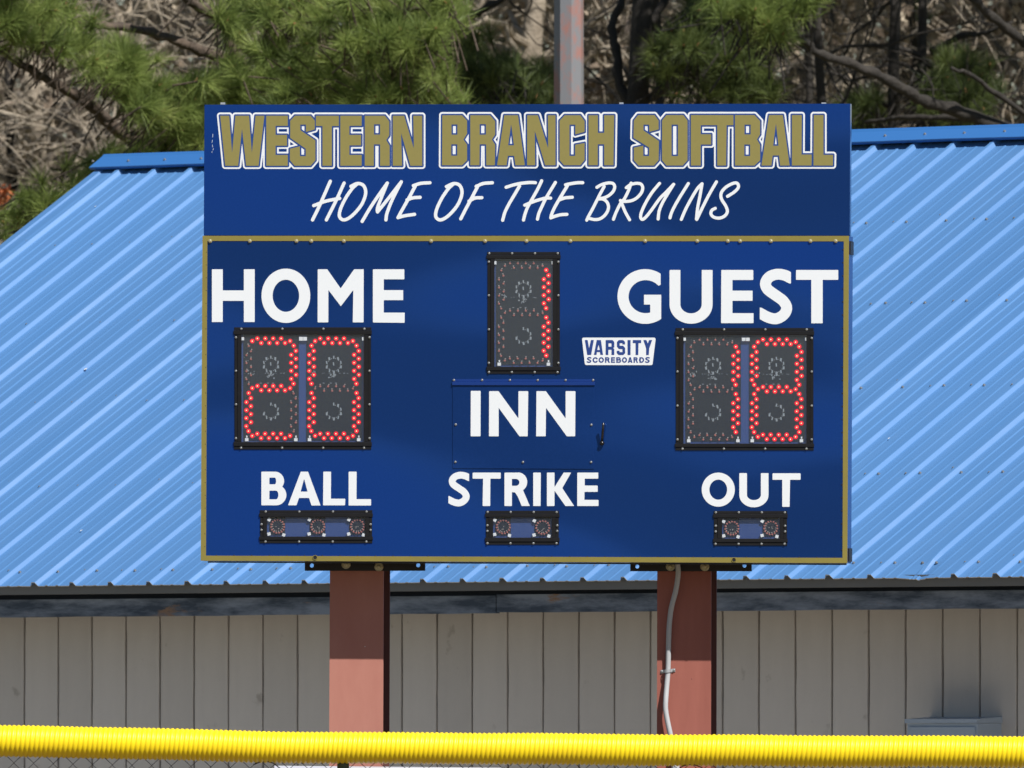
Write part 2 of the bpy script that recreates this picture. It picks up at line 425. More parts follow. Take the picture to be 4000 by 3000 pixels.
# flat rake trim at the left end
def slope_pt(x, s_, h): return (x, us.y*s_ + un.y*h, ZE + us.z*s_ + un.z*h)
b = MB()
xa, xb = XL-.01, (-12-K0)*RIB - .018
pr = [(xa, -.05), (xa, .010), (xa+.012, .014), (xa+.05, .014), (xa+.055, .006), (xb-.03, .006), (xb-.02, .003), (xb, .003)]
vs = [slope_pt(x, 0, h) for x, h in pr] + [slope_pt(x, SL, h) for x, h in pr]
n = len(pr); b.add(vs, [(i, i+1, n+i+1, n+i) for i in range(n-1)])
link('rake_trim', b.mesh('rake_trim'), M['roof'], roof)
b = MB(); vs = [(x, 2*RUN-y, z) for x, y, z in vs]; b.add(vs, [(i, n+i, n+i+1, i+1) for i in range(n-1)])
link('rake_trim', b.mesh('rake_trim'), M['roof'], roof)
# ridge cap
b = MB(); cw = .105; hb = .034
pr = [(-cw+.004, -.016), (-cw-.002, -.004), (-cw, 0), (-.02, 0), (0, .004)]
pts = []
for s_, h in pr:
    s2 = SL + s_; pts.append((us.y*s2 + un.y*(hb+h), us.z*s2 + un.z*(hb+h)))
full = pts + [(2*RUN - y, z) for y, z in pts[::-1][1:]]
xs_ = [XL-.025 + (XR+.05-XL)*i/24 for i in range(25)]
vs = []
for x in xs_:
    wz = rnd.uniform(-.002, .002); ep = 0
    for j, (y, z) in enumerate(full): vs.append((x, y + (0), ZE + z + (wz if j in (0, 1, 2) else 0)))
n = len(full)
b.add(vs, [(i*n+j, (i+1)*n+j, (i+1)*n+j+1, i*n+j+1) for i in range(24) for j in range(n-1)])
link('ridge_cap', b.mesh('ridge_cap'), M['roof_cap'], roof)
# dark foam closure under the cap
b = MB()
vs = []
for x in (XL+.02, XR-.02):
    for s_, h in ((SL-.075, .0005), (SL-.075, .031), (SL-.045, .031), (SL-.045, .0005)): vs.append(slope_pt(x, s_, h))
b.add(vs, [(0,1,2,3), (4,7,6,5), (0,4,5,1), (1,5,6,2), (2,6,7,3), (3,7,4,0)])
link('closure_strip', b.mesh('closure_strip'), mat('black_foam', (.01, .012, .016), rough=.95), roof)
# screws: hex head on a washer, with their shanks into the panel
def screw_mesh(r, h, nz=1, name='screw', wr=1.6):
    b = MB(); n = 10
    vs = [(r*wr*math.cos(2*math.pi*k/n), r*wr*math.sin(2*math.pi*k/n), 0) for k in range(n)]
    vs += [(r*wr*math.cos(2*math.pi*k/n), r*wr*math.sin(2*math.pi*k/n), h*.3) for k in range(n)]
    vs += [(r*math.cos(2*math.pi*k/n), r*math.sin(2*math.pi*k/n), h*.32) for k in range(n)]
    vs += [(r*.92*math.cos(2*math.pi*k/n), r*.92*math.sin(2*math.pi*k/n), h*.85) for k in range(n)]
    vs += [(r*.55*math.cos(2*math.pi*k/n), r*.55*math.sin(2*math.pi*k/n), h) for k in range(n)]
    fs = []
    for L in range(4):
        for k in range(n): fs.append((L*n+k, L*n+(k+1) % n, (L+1)*n+(k+1) % n, (L+1)*n+k))
    fs.append(tuple(4*n+k for k in range(n)))
    b.add(vs, fs); return b.mesh(name)
rs = screw_mesh(.0048, .007, wr=1.45)
rot_roof = Matrix((Vector((1,0,0)), us, un)).transposed().to_euler()
def row_u(px, py):   # slope distance where the ray meets the roof plane
    r = ray(px, py); a = BMi @ Vector((0,0,EYE)); bb = BMi.to_3x3() @ r
    # plane: (P - (0,0,ZE)) . un = 0
    kk = -((a - Vector((0,0,ZE))).dot(un)) / bb.dot(un); P = a + bb*kk - Vector((0,0,ZE)); return P.dot(us), P.x
rows = []
for (l, r_) in (((300, 2232), (3700, 2197)), ((300, 1902), (3700, 1848)), ((300, 1578), (3600, 1508)), ((400, 1266), (3600, 1177)), ((300, 957), (3600, 866))):
    rows.append((row_u(*l)[0] + row_u(*r_)[0])/2)
cnt = 0
for ri, s0 in enumerate(rows):
    for k in range(-12, 36):
        for sd in (-1, 1):
            x = (k - K0)*RIB + sd*.036
            s_ = s0 + rnd.uniform(-.006, .006)
            if k % 4 == 0 and sd == -1: s_ += .045
            P = BM @ Vector(slope_pt(x, s_, 0)); px, py = proj(P)
            if not (-30 < px < 4030): continue
            if 830 < px < 3270 and 430 < py < 2170: continue
            if px < 800 and sd == 1 and ri > 0: continue
            link('screw', rs, M['zinc'], roof, loc=slope_pt(x + rnd.uniform(-.003, .003), s_, .0004), rot=rot_roof); cnt += 1
for k in range(-13, 36):
    x = (k - K0)*RIB + .035
    P = BM @ Vector(slope_pt(x, SL-.06, hb)); px, py = proj(P)
    if -20 < px < 4020 and not 830 < px < 3270:
        link('screw', rs, M['zinc'], roof, loc=slope_pt(x, SL-.06+rnd.uniform(-.004,.004), hb), rot=rot_roof)

# bird droppings and paint chips on the sheets
for px, py, rr_ in ((337,1448,.0070), (320,2078,.004), (3475,1718,.004), (375,812,.003)):
    r_ = ray(px, py); a_ = BMi @ Vector((0,0,EYE)); bb_ = BMi.to_3x3() @ r_
    kk_ = -((a_ - Vector((0,0,ZE))).dot(un)) / bb_.dot(un); P_ = a_ + bb_*kk_; m = MB(); n = 9
    m.v = [tuple(P_ + Vector((1,0,0))*rr_*rnd.uniform(.6,1.2)*math.cos(2*math.pi*q/n) + us*rr_*rnd.uniform(.8,1.8)*math.sin(2*math.pi*q/n) + un*.008) for q in range(n)]
    m.f = [tuple(range(n))]; link('droppings', m.mesh('droppings'), M['chalk'], roof)
# --- utility box fixed to the wall, low at the right
def wall_xyz(px, py, off):
    r = ray(px, py); a = BMi @ Vector((0,0,EYE)); bb = BMi.to_3x3() @ r; kk = (off - a.y)/bb.y; return a + bb*kk
bd = .135
pl = wall_xyz(3545, 2806, WS-bd); pr_ = wall_xyz(3819, 2806, WS-bd)
ub = thing('utility_box', 'grey metal utility box on the tan wall, low at the right edge', 'utility box',
           BM @ Matrix.Translation(((pl.x+pr_.x)/2, WS, 0)))
hw = (pr_.x - pl.x)/2; ztop = pl.z
M['ubox'] = mat('grey_enamel_box', (.40, .48, .58), rough=.45, noise=(5, .3, (.36, .43, .52)))
b = MB(); b.box(-hw, hw, -bd, 0, ztop-.78, ztop-.02); link('body', b.mesh('body'), M['ubox'], ub)
b = MB(); b.hexa([(-hw-.006, -bd-.01, ztop-.019), (hw+.006, -bd-.01, ztop-.019), (hw+.006, 0, ztop-.019), (-hw-.006, 0, ztop-.019)][::-1],
                 [(-hw-.006, -bd-.01, ztop-.003), (hw+.006, -bd-.01, ztop-.003), (hw+.006, 0, ztop+.006), (-hw-.006, 0, ztop+.006)][::-1])
link('lid', b.mesh('lid'), M['ubox'], ub)
b = MB(); b.box(-hw+.012, hw-.012, -bd-.006, -bd-.0005, ztop-.76, ztop-.035); link('door', b.mesh('door'), M['ubox'], ub)

# ================================================================== LETTER ENGINE
def seg_d(X, Y, a, b):
    ax, ay = a; bx, by = b; dx, dy = bx-ax, by-ay; L = dx*dx + dy*dy + 1e-12
    t = np.clip(((X-ax)*dx + (Y-ay)*dy)/L, 0, 1)
    return np.hypot(X-ax-t*dx, Y-ay-t*dy)
def sd_poly(X, Y, P):
    d = np.full(X.shape, 1e9); ins = np.zeros(X.shape, bool); n = len(P)
    for i in range(n):
        a, b = P[i], P[(i+1) % n]; d = np.minimum(d, seg_d(X, Y, a, b))
        c = ((a[1] > Y) != (b[1] > Y))
        with np.errstate(divide='ignore', invalid='ignore'):
            xi = (b[0]-a[0])*(Y-a[1])/((b[1]-a[1]) if b[1] != a[1] else 1e-9) + a[0]
        ins ^= (c & (X < xi))
    return np.where(ins, -d, d)
def catmull(P, n=7):
    P = [np.array(p, float) for p in P]; Q = [2*P[0]-P[1]] + P + [2*P[-1]-P[-2]]; o = []
    for i in range(1, len(Q)-2):
        for k in range(n):
            t = k/n; a, b, c, d = Q[i-1], Q[i], Q[i+1], Q[i+2]
            o.append(.5*((2*b) + (c-a)*t + (2*a-5*b+4*c-d)*t*t + (3*b-a-3*c+d)*t**3))
    o.append(P[-1]); return o
def fld(ops):
    """implicit field from a list of ops, negative inside"""
    def f(X, Y):
        v = np.full(X.shape, 1e3)
        for op in ops:
            s = op[0]; k = op[1]
            if k == 'p': d = sd_poly(X, Y, op[2])
            elif k == 'b':
                x0, y0, x1, y1 = op[2]; d = np.maximum(np.abs(X-(x0+x1)/2)-(x1-x0)/2, np.abs(Y-(y0+y1)/2)-(y1-y0)/2)
            elif k == 'e':
                cx, cy, rx, ry = op[2]; d = (np.sqrt(((X-cx)/rx)**2 + ((Y-cy)/ry)**2)-1)*min(rx, ry)
            elif k == 's':
                pts = catmull(op[2]) if len(op[2]) > 2 else op[2]; d = np.full(X.shape, 1e9)
                for a, b in zip(pts[:-1], pts[1:]): d = np.minimum(d, seg_d(X, Y, a, b))
                d = d - op[3]
            v = np.minimum(v, d) if s == '+' else np.maximum(v, -d)
        return v
    return f
def march(f, bb, cell, level=0.):
    x0, y0, x1, y1 = bb; nx = int(math.ceil((x1-x0)/cell))+1; ny = int(math.ceil((y1-y0)/cell))+1
    xs = x0 + np.arange(nx)*cell; ys = y0 + np.arange(ny)*cell
    X, Y = np.meshgrid(xs, ys); v = f(X, Y) - level + 1.1e-5
    ins = v < 0
    code = (ins[:-1,:-1]*1 + ins[:-1,1:]*2 + ins[1:,1:]*4 + ins[1:,:-1]*8)
    tab = {1:[(3,0)],2:[(0,1)],3:[(3,1)],4:[(1,2)],5:[(3,2),(1,0)],6:[(0,2)],7:[(3,2)],8:[(2,3)],9:[(2,0)],10:[(0,3),(2,1)],11:[(2,1)],12:[(1,3)],13:[(1,0)],14:[(0,3)]}
    nxt = {}; pos = {}
    def ept(j, i, e):
        if e == 0: a, b = (j,i),(j,i+1)
        elif e == 1: a, b = (j,i+1),(j+1,i+1)
        elif e == 2: a, b = (j+1,i),(j+1,i+1)
        else: a, b = (j,i),(j+1,i)
        key = (a, b)
        if key not in pos:
            va, vb = v[a], v[b]; t = va/(va-vb)
            pos[key] = (xs[a[1]] + t*(xs[b[1]]-xs[a[1]]), ys[a[0]] + t*(ys[b[0]]-ys[a[0]]))
        return key
    for j, i in zip(*np.nonzero((code > 0) & (code < 15))):
        j = int(j); i = int(i)
        for e0, e1 in tab[int(code[j, i])]:
            nxt[ept(j, i, e0)] = ept(j, i, e1)
    loops = []
    while nxt:
        s0, c = next(iter(nxt.items())); del nxt[s0]; L = [pos[s0]]
        while c != s0 and c in nxt:
            L.append(pos[c]); n_ = nxt.pop(c); c = n_
        loops.append(L)
    return [simp(L, cell*.11) for L in loops if len(L) > 5]
def simp(L, eps):
    P = np.array(L)
    def dp(a, b):
        if b <= a+1: return []
        s, e = P[a], P[b]; d = e-s; n_ = np.hypot(*d)
        q = P[a+1:b]
        dist = np.hypot(*(q-s).T) if n_ < 1e-9 else np.abs(d[0]*(q[:,1]-s[1]) - d[1]*(q[:,0]-s[0]))/n_
        k = int(np.argmax(dist))
        if dist[k] < eps: return []
        k += a+1; return dp(a, k) + [k] + dp(k, b)
    n = len(P); far = int(np.argmax(np.hypot(*(P-P[0]).T)))
    idx = [0] + dp(0, far) + [far] + dp(far, n-1) + [n-1]
    return [tuple(P[i]) for i in idx]
def area(L):
    P = np.array(L); x, y = P[:,0], P[:,1]; return .5*float(np.sum(x*np.roll(y,-1) - y*np.roll(x,-1)))
def march_ok(f, bb, cell, level=0.):
    best = None
    for k in range(14):
        L = march(f, (bb[0]-.13*k, bb[1]-.21*k, bb[2], bb[3]), cell*(1-.013*k), level + .03*k*(-1)**k)
        A = abs(sum(area(l) for l in L)); fl = [p for l in L for p in l]
        tri = tessellate_polygon([[Vector((x, y, 0)) for x, y in l] for l in L]); T = 0
        for a, b, c in tri:
            a, b, c = fl[a], fl[b], fl[c]; T += abs((b[0]-a[0])*(c[1]-a[1]) - (b[1]-a[1])*(c[0]-a[0]))/2
        e = abs(T-A)/A
        if best is None or e < best[0]: best = (e, L)
        if e < .002: break
    print('tess err', round(best[0], 4)); return best[1]
def cell_sheet(name, f, bb, cell, level, conv, w1, w0, mat_, parent, label=None):
    """solid thin sheet of the region f < level: runs of whole cells plus cut boundary cells"""
    x0, y0, x1, y1 = bb; nx = int(math.ceil((x1-x0)/cell))+1; ny = int(math.ceil((y1-y0)/cell))+1
    xs = x0 + np.arange(nx)*cell; ys = y0 + np.arange(ny)*cell
    X, Y = np.meshgrid(xs, ys); v = f(X, Y) - level + 1.1e-5; ins = v < 0
    code = (ins[:-1,:-1]*1 + ins[:-1,1:]*2 + ins[1:,1:]*4 + ins[1:,:-1]*8)
    V = []; F = []; idx = {}
    def vid(x, y):
        k = (round(x, 4), round(y, 4))
        if k not in idx: idx[k] = len(V); V.append((x, y))
        return idx[k]
    edges = []
    for j in range(ny-1):
        row = code[j]; i = 0
        while i < nx-1:
            c = row[i]
            if c == 15:
                i2 = i
                while i2 < nx-1 and row[i2] == 15: i2 += 1
                F.append([vid(xs[i], ys[j]), vid(xs[i2], ys[j]), vid(xs[i2], ys[j+1]), vid(xs[i], ys[j+1])]); i = i2; continue
            if c:
                cs = [(j,i),(j,i+1),(j+1,i+1),(j+1,i)]; P = []; cut = []
                for q in range(4):
                    a, b = cs[q], cs[(q+1) % 4]; va, vb = v[a], v[b]
                    if va < 0: P.append(vid(xs[a[1]], ys[a[0]]))
                    if (va < 0) != (vb < 0):
                        t = va/(va-vb); p = vid(xs[a[1]] + t*(xs[b[1]]-xs[a[1]]), ys[a[0]] + t*(ys[b[0]]-ys[a[0]])); P.append(p); cut.append(p)
                if len(set(P)) > 2:
                    F.append(P)
                    if len(cut) == 2: edges.append(cut)
            i += 1
    vs = [conv(x, y, w1) for x, y in V]; n = len(vs)
    fs = []
    for P in F:
        a, b_, c = vs[P[0]], vs[P[1]], vs[P[2]]
        fs.append(tuple(P) if (b_-a).cross(c-a).y < 0 else tuple(P)[::-1])
    vs = vs + [Vector((p.x, p.y + (w1-w0), p.z)) for p in vs]
    for a, b_ in edges: fs.append((a, b_, n+b_, n+a))
    m = MB(); m.add(vs, fs); return link(name, m.mesh(name), mat_, parent, label=label)
def decal(name, loops, conv, w1, w0, mat_, parent, label=None):
    """loops of photo pixels -> thin solid sheet in the frame given by conv(px,py,w)"""
    P2 = [[Vector((x, y, 0)) for x, y in L] for L in loops]
    tri = tessellate_polygon(P2)
    flat = [p for L in loops for p in L]; n = len(flat)
    vs = [conv(x, y, w1) for x, y in flat]; fs = []
    for t in tri:
        a, b_, c = (vs[i] for i in t)
        nn = (b_-a).cross(c-a)
        if nn.length < 1e-14: continue
        fs.append(tuple(t) if nn.y < 0 else tuple(t)[::-1])
    # sides
    bs = len(vs)
    vs = vs + [Vector((v.x, v.y + (w1-w0), v.z)) for v in vs]
    o = 0
    for L in loops:
        m = len(L)
        for i in range(m): fs.append((o+i, o+(i+1) % m, bs+o+(i+1) % m, bs+o+i))
        o += m
    b = MB(); b.add(vs, fs); me = b.mesh(name)
    return link(name, me, mat_, parent, label=label)

# generic bold sans glyphs in a box, returned as ops (photo style)
SC = [(316,158),(262,133),(195,125),(130,145),(92,195),(108,250),(180,302),(248,350),(280,408),(255,465),(190,500),(118,490),(40,452)]
def gS(x0, y0, x1, y1, t=None):
    sx = (x1-x0)/295; sy = (y1-y0)/463; hw = 46*sy if t is None else t/2
    k = hw/(46*sy)
    P = []
    for (x, y) in SC:
        u = (x-35)*sx + x0; v_ = (y-82)*sy + y0; P.append((u, v_))
    return [('+','s',P,hw), ('-','b',(x1-(12*sx), y0-99, x1+99, y0+.36*(y1-y0))), ('-','b',(x0-99, y0+.62*(y1-y0), x0+5*sx, y1+99))]
def gO(x0, y0, x1, y1, tx, ty):
    cx, cy = (x0+x1)/2, (y0+y1)/2
    return [('+','e',(cx,cy,(x1-x0)/2,(y1-y0)/2)), ('-','e',(cx,cy,(x1-x0)/2-tx,(y1-y0)/2-ty))]
def gE(x0, y0, x1, y1, tx, ty):
    m = (y0+y1)/2 - ty*.05
    return [('+','b',(x0,y0,x0+tx,y1)), ('+','b',(x0,y0,x1,y0+ty)), ('+','b',(x0,m-ty/2,x1-(x1-x0)*.03,m+ty/2)), ('+','b',(x0,y1-ty,x1,y1))]
def gT(x0, y0, x1, y1, tx, ty):
    c = (x0+x1)/2; return [('+','b',(x0,y0,x1,y0+ty)), ('+','b',(c-tx/2,y0,c+tx/2,y1))]
def gU(x0, y0, x1, y1, tx, ty):
    cx = (x0+x1)/2; ry = (y1-y0)*.36; cy = y1-ry
    return [('+','b',(x0,y0,x1,cy)), ('+','e',(cx,cy,(x1-x0)/2,ry)), ('-','b',(x0+tx,y0-50,x1-tx,cy)), ('-','e',(cx,cy-.5,(x1-x0)/2-tx,ry-ty))]
def bowl(x0, xr, y0, y1, tx, ty):      # D shapes: outer, inner
    ry = (y1-y0)/2; rx = min(ry, (xr-x0)*.55); cx = xr-rx; cy = (y0+y1)/2; iry = ry-ty; irx = max(2, rx-tx)
    return ([('+','b',(x0,y0,cx,y1)), ('+','e',(cx,cy,rx,ry))], [('-','b',(x0+tx,y0+ty,cx,y1-ty)), ('-','e',(cx,cy,irx,iry))])
def gR(x0, y0, x1, y1, tx, ty):
    h = y1-y0; ym = y0 + .57*h; xr = x0+(x1-x0)*.9
    a, c = bowl(x0, xr, y0, ym, tx, ty)
    return a + c + [('+','p',[(x0+tx+.09*(x1-x0), ym-ty*.8), (xr-tx*.75, ym-ty*.75), (x1, y1), (x1-tx*1.12, y1), (x0+tx+.20*(x1-x0), ym+.02*h)]), ('+','b',(x0,y0,x0+tx,y1))]
def gB(x0, y0, x1, y1, tx, ty):
    h = y1-y0; ym = y0 + .47*h
    a, c = bowl(x0, x1-(x1-x0)*.09, y0, ym+ty*.45, tx, ty*.95); a2, c2 = bowl(x0, x1, ym-ty*.45, y1, tx, ty*.95)
    return a + a2 + c + c2 + [('+','b',(x0,y0,x0+tx,y1))]
def gD(x0, y0, x1, y1, tx, ty):
    a, c = bowl(x0, x1, y0, y1, tx, ty); return a + c + [('+','b',(x0,y0,x0+tx,y1))]
def gC(x0, y0, x1, y1, tx, ty):
    w_ = (x1-x0)*1.08; cx = x0+w_/2; cy = (y0+y1)/2
    return [('+','e',(cx,cy,w_/2,(y1-y0)/2)), ('-','e',(cx,cy,w_/2-tx,(y1-y0)/2-ty)), ('-','p',[(cx,cy),(x1+60,cy-.32*(y1-y0)),(x1+60,cy+.32*(y1-y0))]), ('-','b',(x1,y0-9,x1+99,y1+9))]
def gA(x0, y0, x1, y1, tx, ty):
    c = (x0+x1)/2; a = tx*.52; h = y1-y0
    sl = ((c-a)-x0)/h
    yb0 = y1 - .36*h; yb1 = yb0 + ty*.9
    ix = lambda y: (c - (c-a-x0)*((y-y0)/h) - a) + tx*1.04   # inner left edge x
    top = y0 + h*.26
    return [('+','p',[(c-a,y0),(c+a,y0),(x1,y1),(x1-tx*1.1,y1),(2*c-ix(yb1),yb1),(ix(yb1),yb1),(x0+tx*1.1,y1),(x0,y1)]),
            ('-','p',[(c,top),(2*c-ix(yb0),yb0),(ix(yb0),yb0)])]
def xf(o, s, P): return [(o[0]+x/s, o[1]+y/s) for x, y in P]
def ops_xf(o, s, ops):
    r = []
    for op in ops:
        k = op[1]
        if k == 'p': r.append((op[0], k, xf(o, s, op[2])))
        elif k == 'b': a = op[2]; r.append((op[0], k, (o[0]+a[0]/s, o[1]+a[1]/s, o[0]+a[2]/s, o[1]+a[3]/s)))
        elif k == 'e': a = op[2]; r.append((op[0], k, (o[0]+a[0]/s, o[1]+a[1]/s, a[2]/s, a[3]/s)))
        else: r.append((op[0], k, xf(o, s, op[2]), op[3]/s))
    return r

# ================================================================== SCOREBOARD
THETA = R(6.85); ROLL = .0050
right = Vector((math.cos(THETA), -math.sin(THETA), 0)); back = Vector((math.sin(THETA), math.cos(THETA), 0))
b0 = at(2052, 2195, 70.2)
Rm = Matrix((right, back, Vector((0,0,1)))).transposed() @ Matrix.Rotation(ROLL, 3, 'Y')
SB = Matrix.Translation(b0) @ Rm.to_4x4(); SBi = SB.inverted(); SBr = SBi.to_3x3(); EYEL = SBi @ Vector((0,0,EYE))
def B(px, py, w_=0.):
    r = SBr @ ray(px, py); k = (-w_ - EYEL.y)/r.y; return EYEL + r*k
def S(px):            # photo pixels to metres at the board
    return px * 70.2 / FPX
sb = thing('scoreboard', 'navy electronic scoreboard cabinet with gold border reading HOME, INN, GUEST, BALL, STRIKE, OUT', 'scoreboard', SB)

def slab(name, quad, w1, w0, mat_, parent, bev=0, label=None):
    a = [B(x, y, w1) for x, y in quad]; b_ = [Vector((p.x, -w0, p.z)) for p in a]
    m = MB()
    # quad order TL,TR,BR,BL as seen -> front face normal towards viewer (-y)
    a2 = [a[3], a[2], a[1], a[0]]; b2 = [b_[3], b_[2], b_[1], b_[0]]
    if bev:
        c = sum(a2, Vector())/4
        f = [Vector((p.x + (bev if p.x < c.x else -bev), p.y, p.z + (bev if p.z < c.z else -bev))) for p in a2]
        mid = [Vector((p.x, p.y + bev, p.z)) for p in a2]
        m.add(f + mid + b2, [(0,1,2,3),(0,4,5,1),(1,5,6,2),(2,6,7,3),(3,7,4,0),(4,8,9,5),(5,9,10,6),(6,10,11,7),(7,11,8,4),(11,10,9,8)])
    else: m.hexa(a2, b2)
    return link(name, m.mesh(name), mat_, parent, label=label)
def rect(x0, y0, x1, y1): return [(x0,y0),(x1,y0),(x1,y1),(x0,y1)]

TL, TR, BR, BL = (791,921), (3316.6,921.5), (3310,2199.5), (784,2190)
win = {'home': ((915,1278.5,1450,1756), (942,1305.5,1423,1727.5)),
       'inn': ((1903,984,2187.7,1460), (1930,1010,2160.8,1433.5)),
       'guest': ((2639,1281,3178,1759.6), (2668.5,1308,3152,1733.6)),
       'ball': ((1015,1992.8,1454,2122), (1041.5,2018.6,1428,2096.8)),
       'strike': ((1897,1995,2183.5,2128), (1925,2019,2157,2101)),
       'out': ((2788,1996,3074.7,2131), (2819.6,2022,3047.5,2105))}
# face sheet with the window openings cut out
loops = [[TL, TR, BR, BL]] + [rect(*v[1]) for v in win.values()]
face = decal('face_panel', loops, B, 0, -.003, M['navy'], sb)
# cabinet shell behind (open front)
m = MB(); q = [B(*p, 0) for p in (BL, BR, TR, TL)]; dp = .142
fr = [Vector((p.x, .0032, p.z)) for p in q]; bk = [Vector((p.x, dp, p.z)) for p in q]
m.add(fr + bk, [(0,4,5,1),(1,5,6,2),(2,6,7,3),(3,7,4,0),(7,6,5,4)])
link('cabinet', m.mesh('cabinet'), M['navy_edge'], sb)
# dark strip along the bottom edge and corner plates
slab('bottom_strip', [(812,2192),(3305,2201),(3305,2207),(812,2198)], -.008, -.03, M['steel_dark'], sb)
# gold border
iTL, iTR, iBR, iBL = (810,941), (3296,942.7), (3291,2179), (804.6,2170.5)
for nm, quad in (('border_trim', [TL, TR, iTR, iTL]), ('border_trim', [TR, BR, iBR, iTR]), ('border_trim', [iBL, iBR, BR, BL]), ('border_trim', [TL, iTL, iBL, BL])):
    slab(nm, quad, .0016, .0002, M['gold_trim'], sb)
# dark corner brackets on the right side
for yy in (962, 2162):
    p = B(3317 if yy < 1500 else 3311, yy); m = MB(); m.box(p.x+.0005, p.x+.004, .02, .13, p.z-.03, p.z+.02)
    link('corner_bracket', m.mesh('corner_bracket'), M['steel_dark'], sb)

scr = screw_mesh(.0058, .0055, wr=1.1)
scr_s = screw_mesh(.0042, .0042, wr=1.1)
rot_b = (R(90), 0, 0)
def screw(px, py, w_, parent, me=None, mt=None, label=None):
    p = B(px, py, w_); return link('screw', me or scr, None if (me or scr).materials else (mt or M['zinc']), parent, loc=p, rot=(R(90), rnd.uniform(0, 1), 0))
link_tmp = M['zinc']; scr.materials.append(M['zinc']); scr_s.materials.append(M['zinc'])
scr_g = screw_mesh(.0058, .0055, wr=1.3); scr_g.materials.append(M['brass'])
for x in (821,976,1158,1216,1343,1684,1895,2056.5,2228,2520,2723.5,2843,2891,3011.4,3165.8,3264.6):
    screw(x, 941.5, .0016, sb, scr_g)
# rivet dimples along the inner edge of the border
def dimple_mesh():
    return screw_mesh(.0022, .0016, wr=1.1)
dm = dimple_mesh(); dm.materials.append(M['steel_dark'])
for i in range(24): link('rivet', dm, None, sb, loc=B(806.3 - .25*i, 985 + 50*i, .0001), rot=rot_b)
for i in range(24): link('rivet', dm, None, sb, loc=B(3292.6 - .22*i, 975 + 51*i, .0001), rot=rot_b)
for i in range(36): link('rivet', dm, None, sb, loc=B(845 + 69*i, 2169.4 + .24*i, .0001), rot=rot_b)
# drain holes with grommets in the bottom border
def ring(px, py, w_, r0, r1, mt, parent, name):
    p = B(px, py, w_); n = 20; m = MB()
    vs = []; 
    for rr, yy in ((r1, .0), (r1, -.002), (r0, -.002), (r0, .0006)):
        vs += [(p.x + rr*math.cos(2*math.pi*k/n), p.y + yy, p.z + rr*math.sin(2*math.pi*k/n)) for k in range(n)]
    fs = [(L*n+k, L*n+(k+1) % n, (L+1)*n+(k+1) % n, (L+1)*n+k) for L in range(3) for k in range(n)]
    m.add(vs, fs); return link(name, m.mesh(name), mt, parent)
def disc(px, py, w_, r, mt, parent, name, th=.001):
    p = B(px, py, w_); n = 18; m = MB()
    vs = [(p.x + r*math.cos(2*math.pi*k/n), p.y, p.z + r*math.sin(2*math.pi*k/n)) for k in range(n)] + [(p.x + r*math.cos(2*math.pi*k/n), p.y+th, p.z + r*math.sin(2*math.pi*k/n)) for k in range(n)]
    m.add(vs, [tuple(range(n))] + [(k, n+k, n+(k+1) % n, (k+1) % n) for k in range(n)])
    return link(name, m.mesh(name), mt, parent)
for px, py in ((1230.8, 2177.5), (2867, 2187)):
    disc(px, py, .0022, .0072, M['steel_dark'], sb, 'drain_hole', .0008)
    ring(px, py, .0018, .0072, .0092, M['gold_trim'], sb, 'grommet')

# ---------- score windows
LED = {}
t0 = 968.; y0_ = 1136.
LED['a'] = [(869,778),(926,778),(983,778),(1040,778),(897,811),(955,811),(1011,811),(1068,811),(832,797),(1104,797)]
LED['b'] = [(1130,830),(1146,868),(1113,896),(1146,924),(1113,953),(1146,982),(1113,1011),(1147,1040),(1113,1069),(1129,1104)]
LED['c'] = [(1130,1171),(1145,1208),(1112,1237),(1145,1266),(1112,1295),(1145,1323),(1112,1352),(1145,1381),(1112,1410),(1130,1445)]
LED['f'] = [(806,830),(822,868),(790,896),(822,924),(790,953),(823,982),(790,1011),(823,1040),(790,1069),(806,1104)]
LED['e'] = [(806,1171),(822,1208),(790,1237),(822,1266),(790,1295),(822,1323),(789,1352),(822,1381),(789,1410),(805,1445)]
LED['g'] = [(869,1120),(926,1120),(983,1120),(1040,1120),(897,1152),(955,1152),(1011,1152),(1068,1152),(832,1136),(1104,1136)]
LED['d'] = [(868,1464),(924,1464),(982,1464),(1039,1464),(896,1496),(952,1496),(1010,1496),(1067,1496),(832,1479),(1104,1479)]
LED = {k: [((x-968)/1.843, (y-1136)/1.843) for x, y in v] for k, v in LED.items()}
SEG = {0: 'abcdef', 1: 'bc', 2: 'abged', 8: 'abcdefg'}

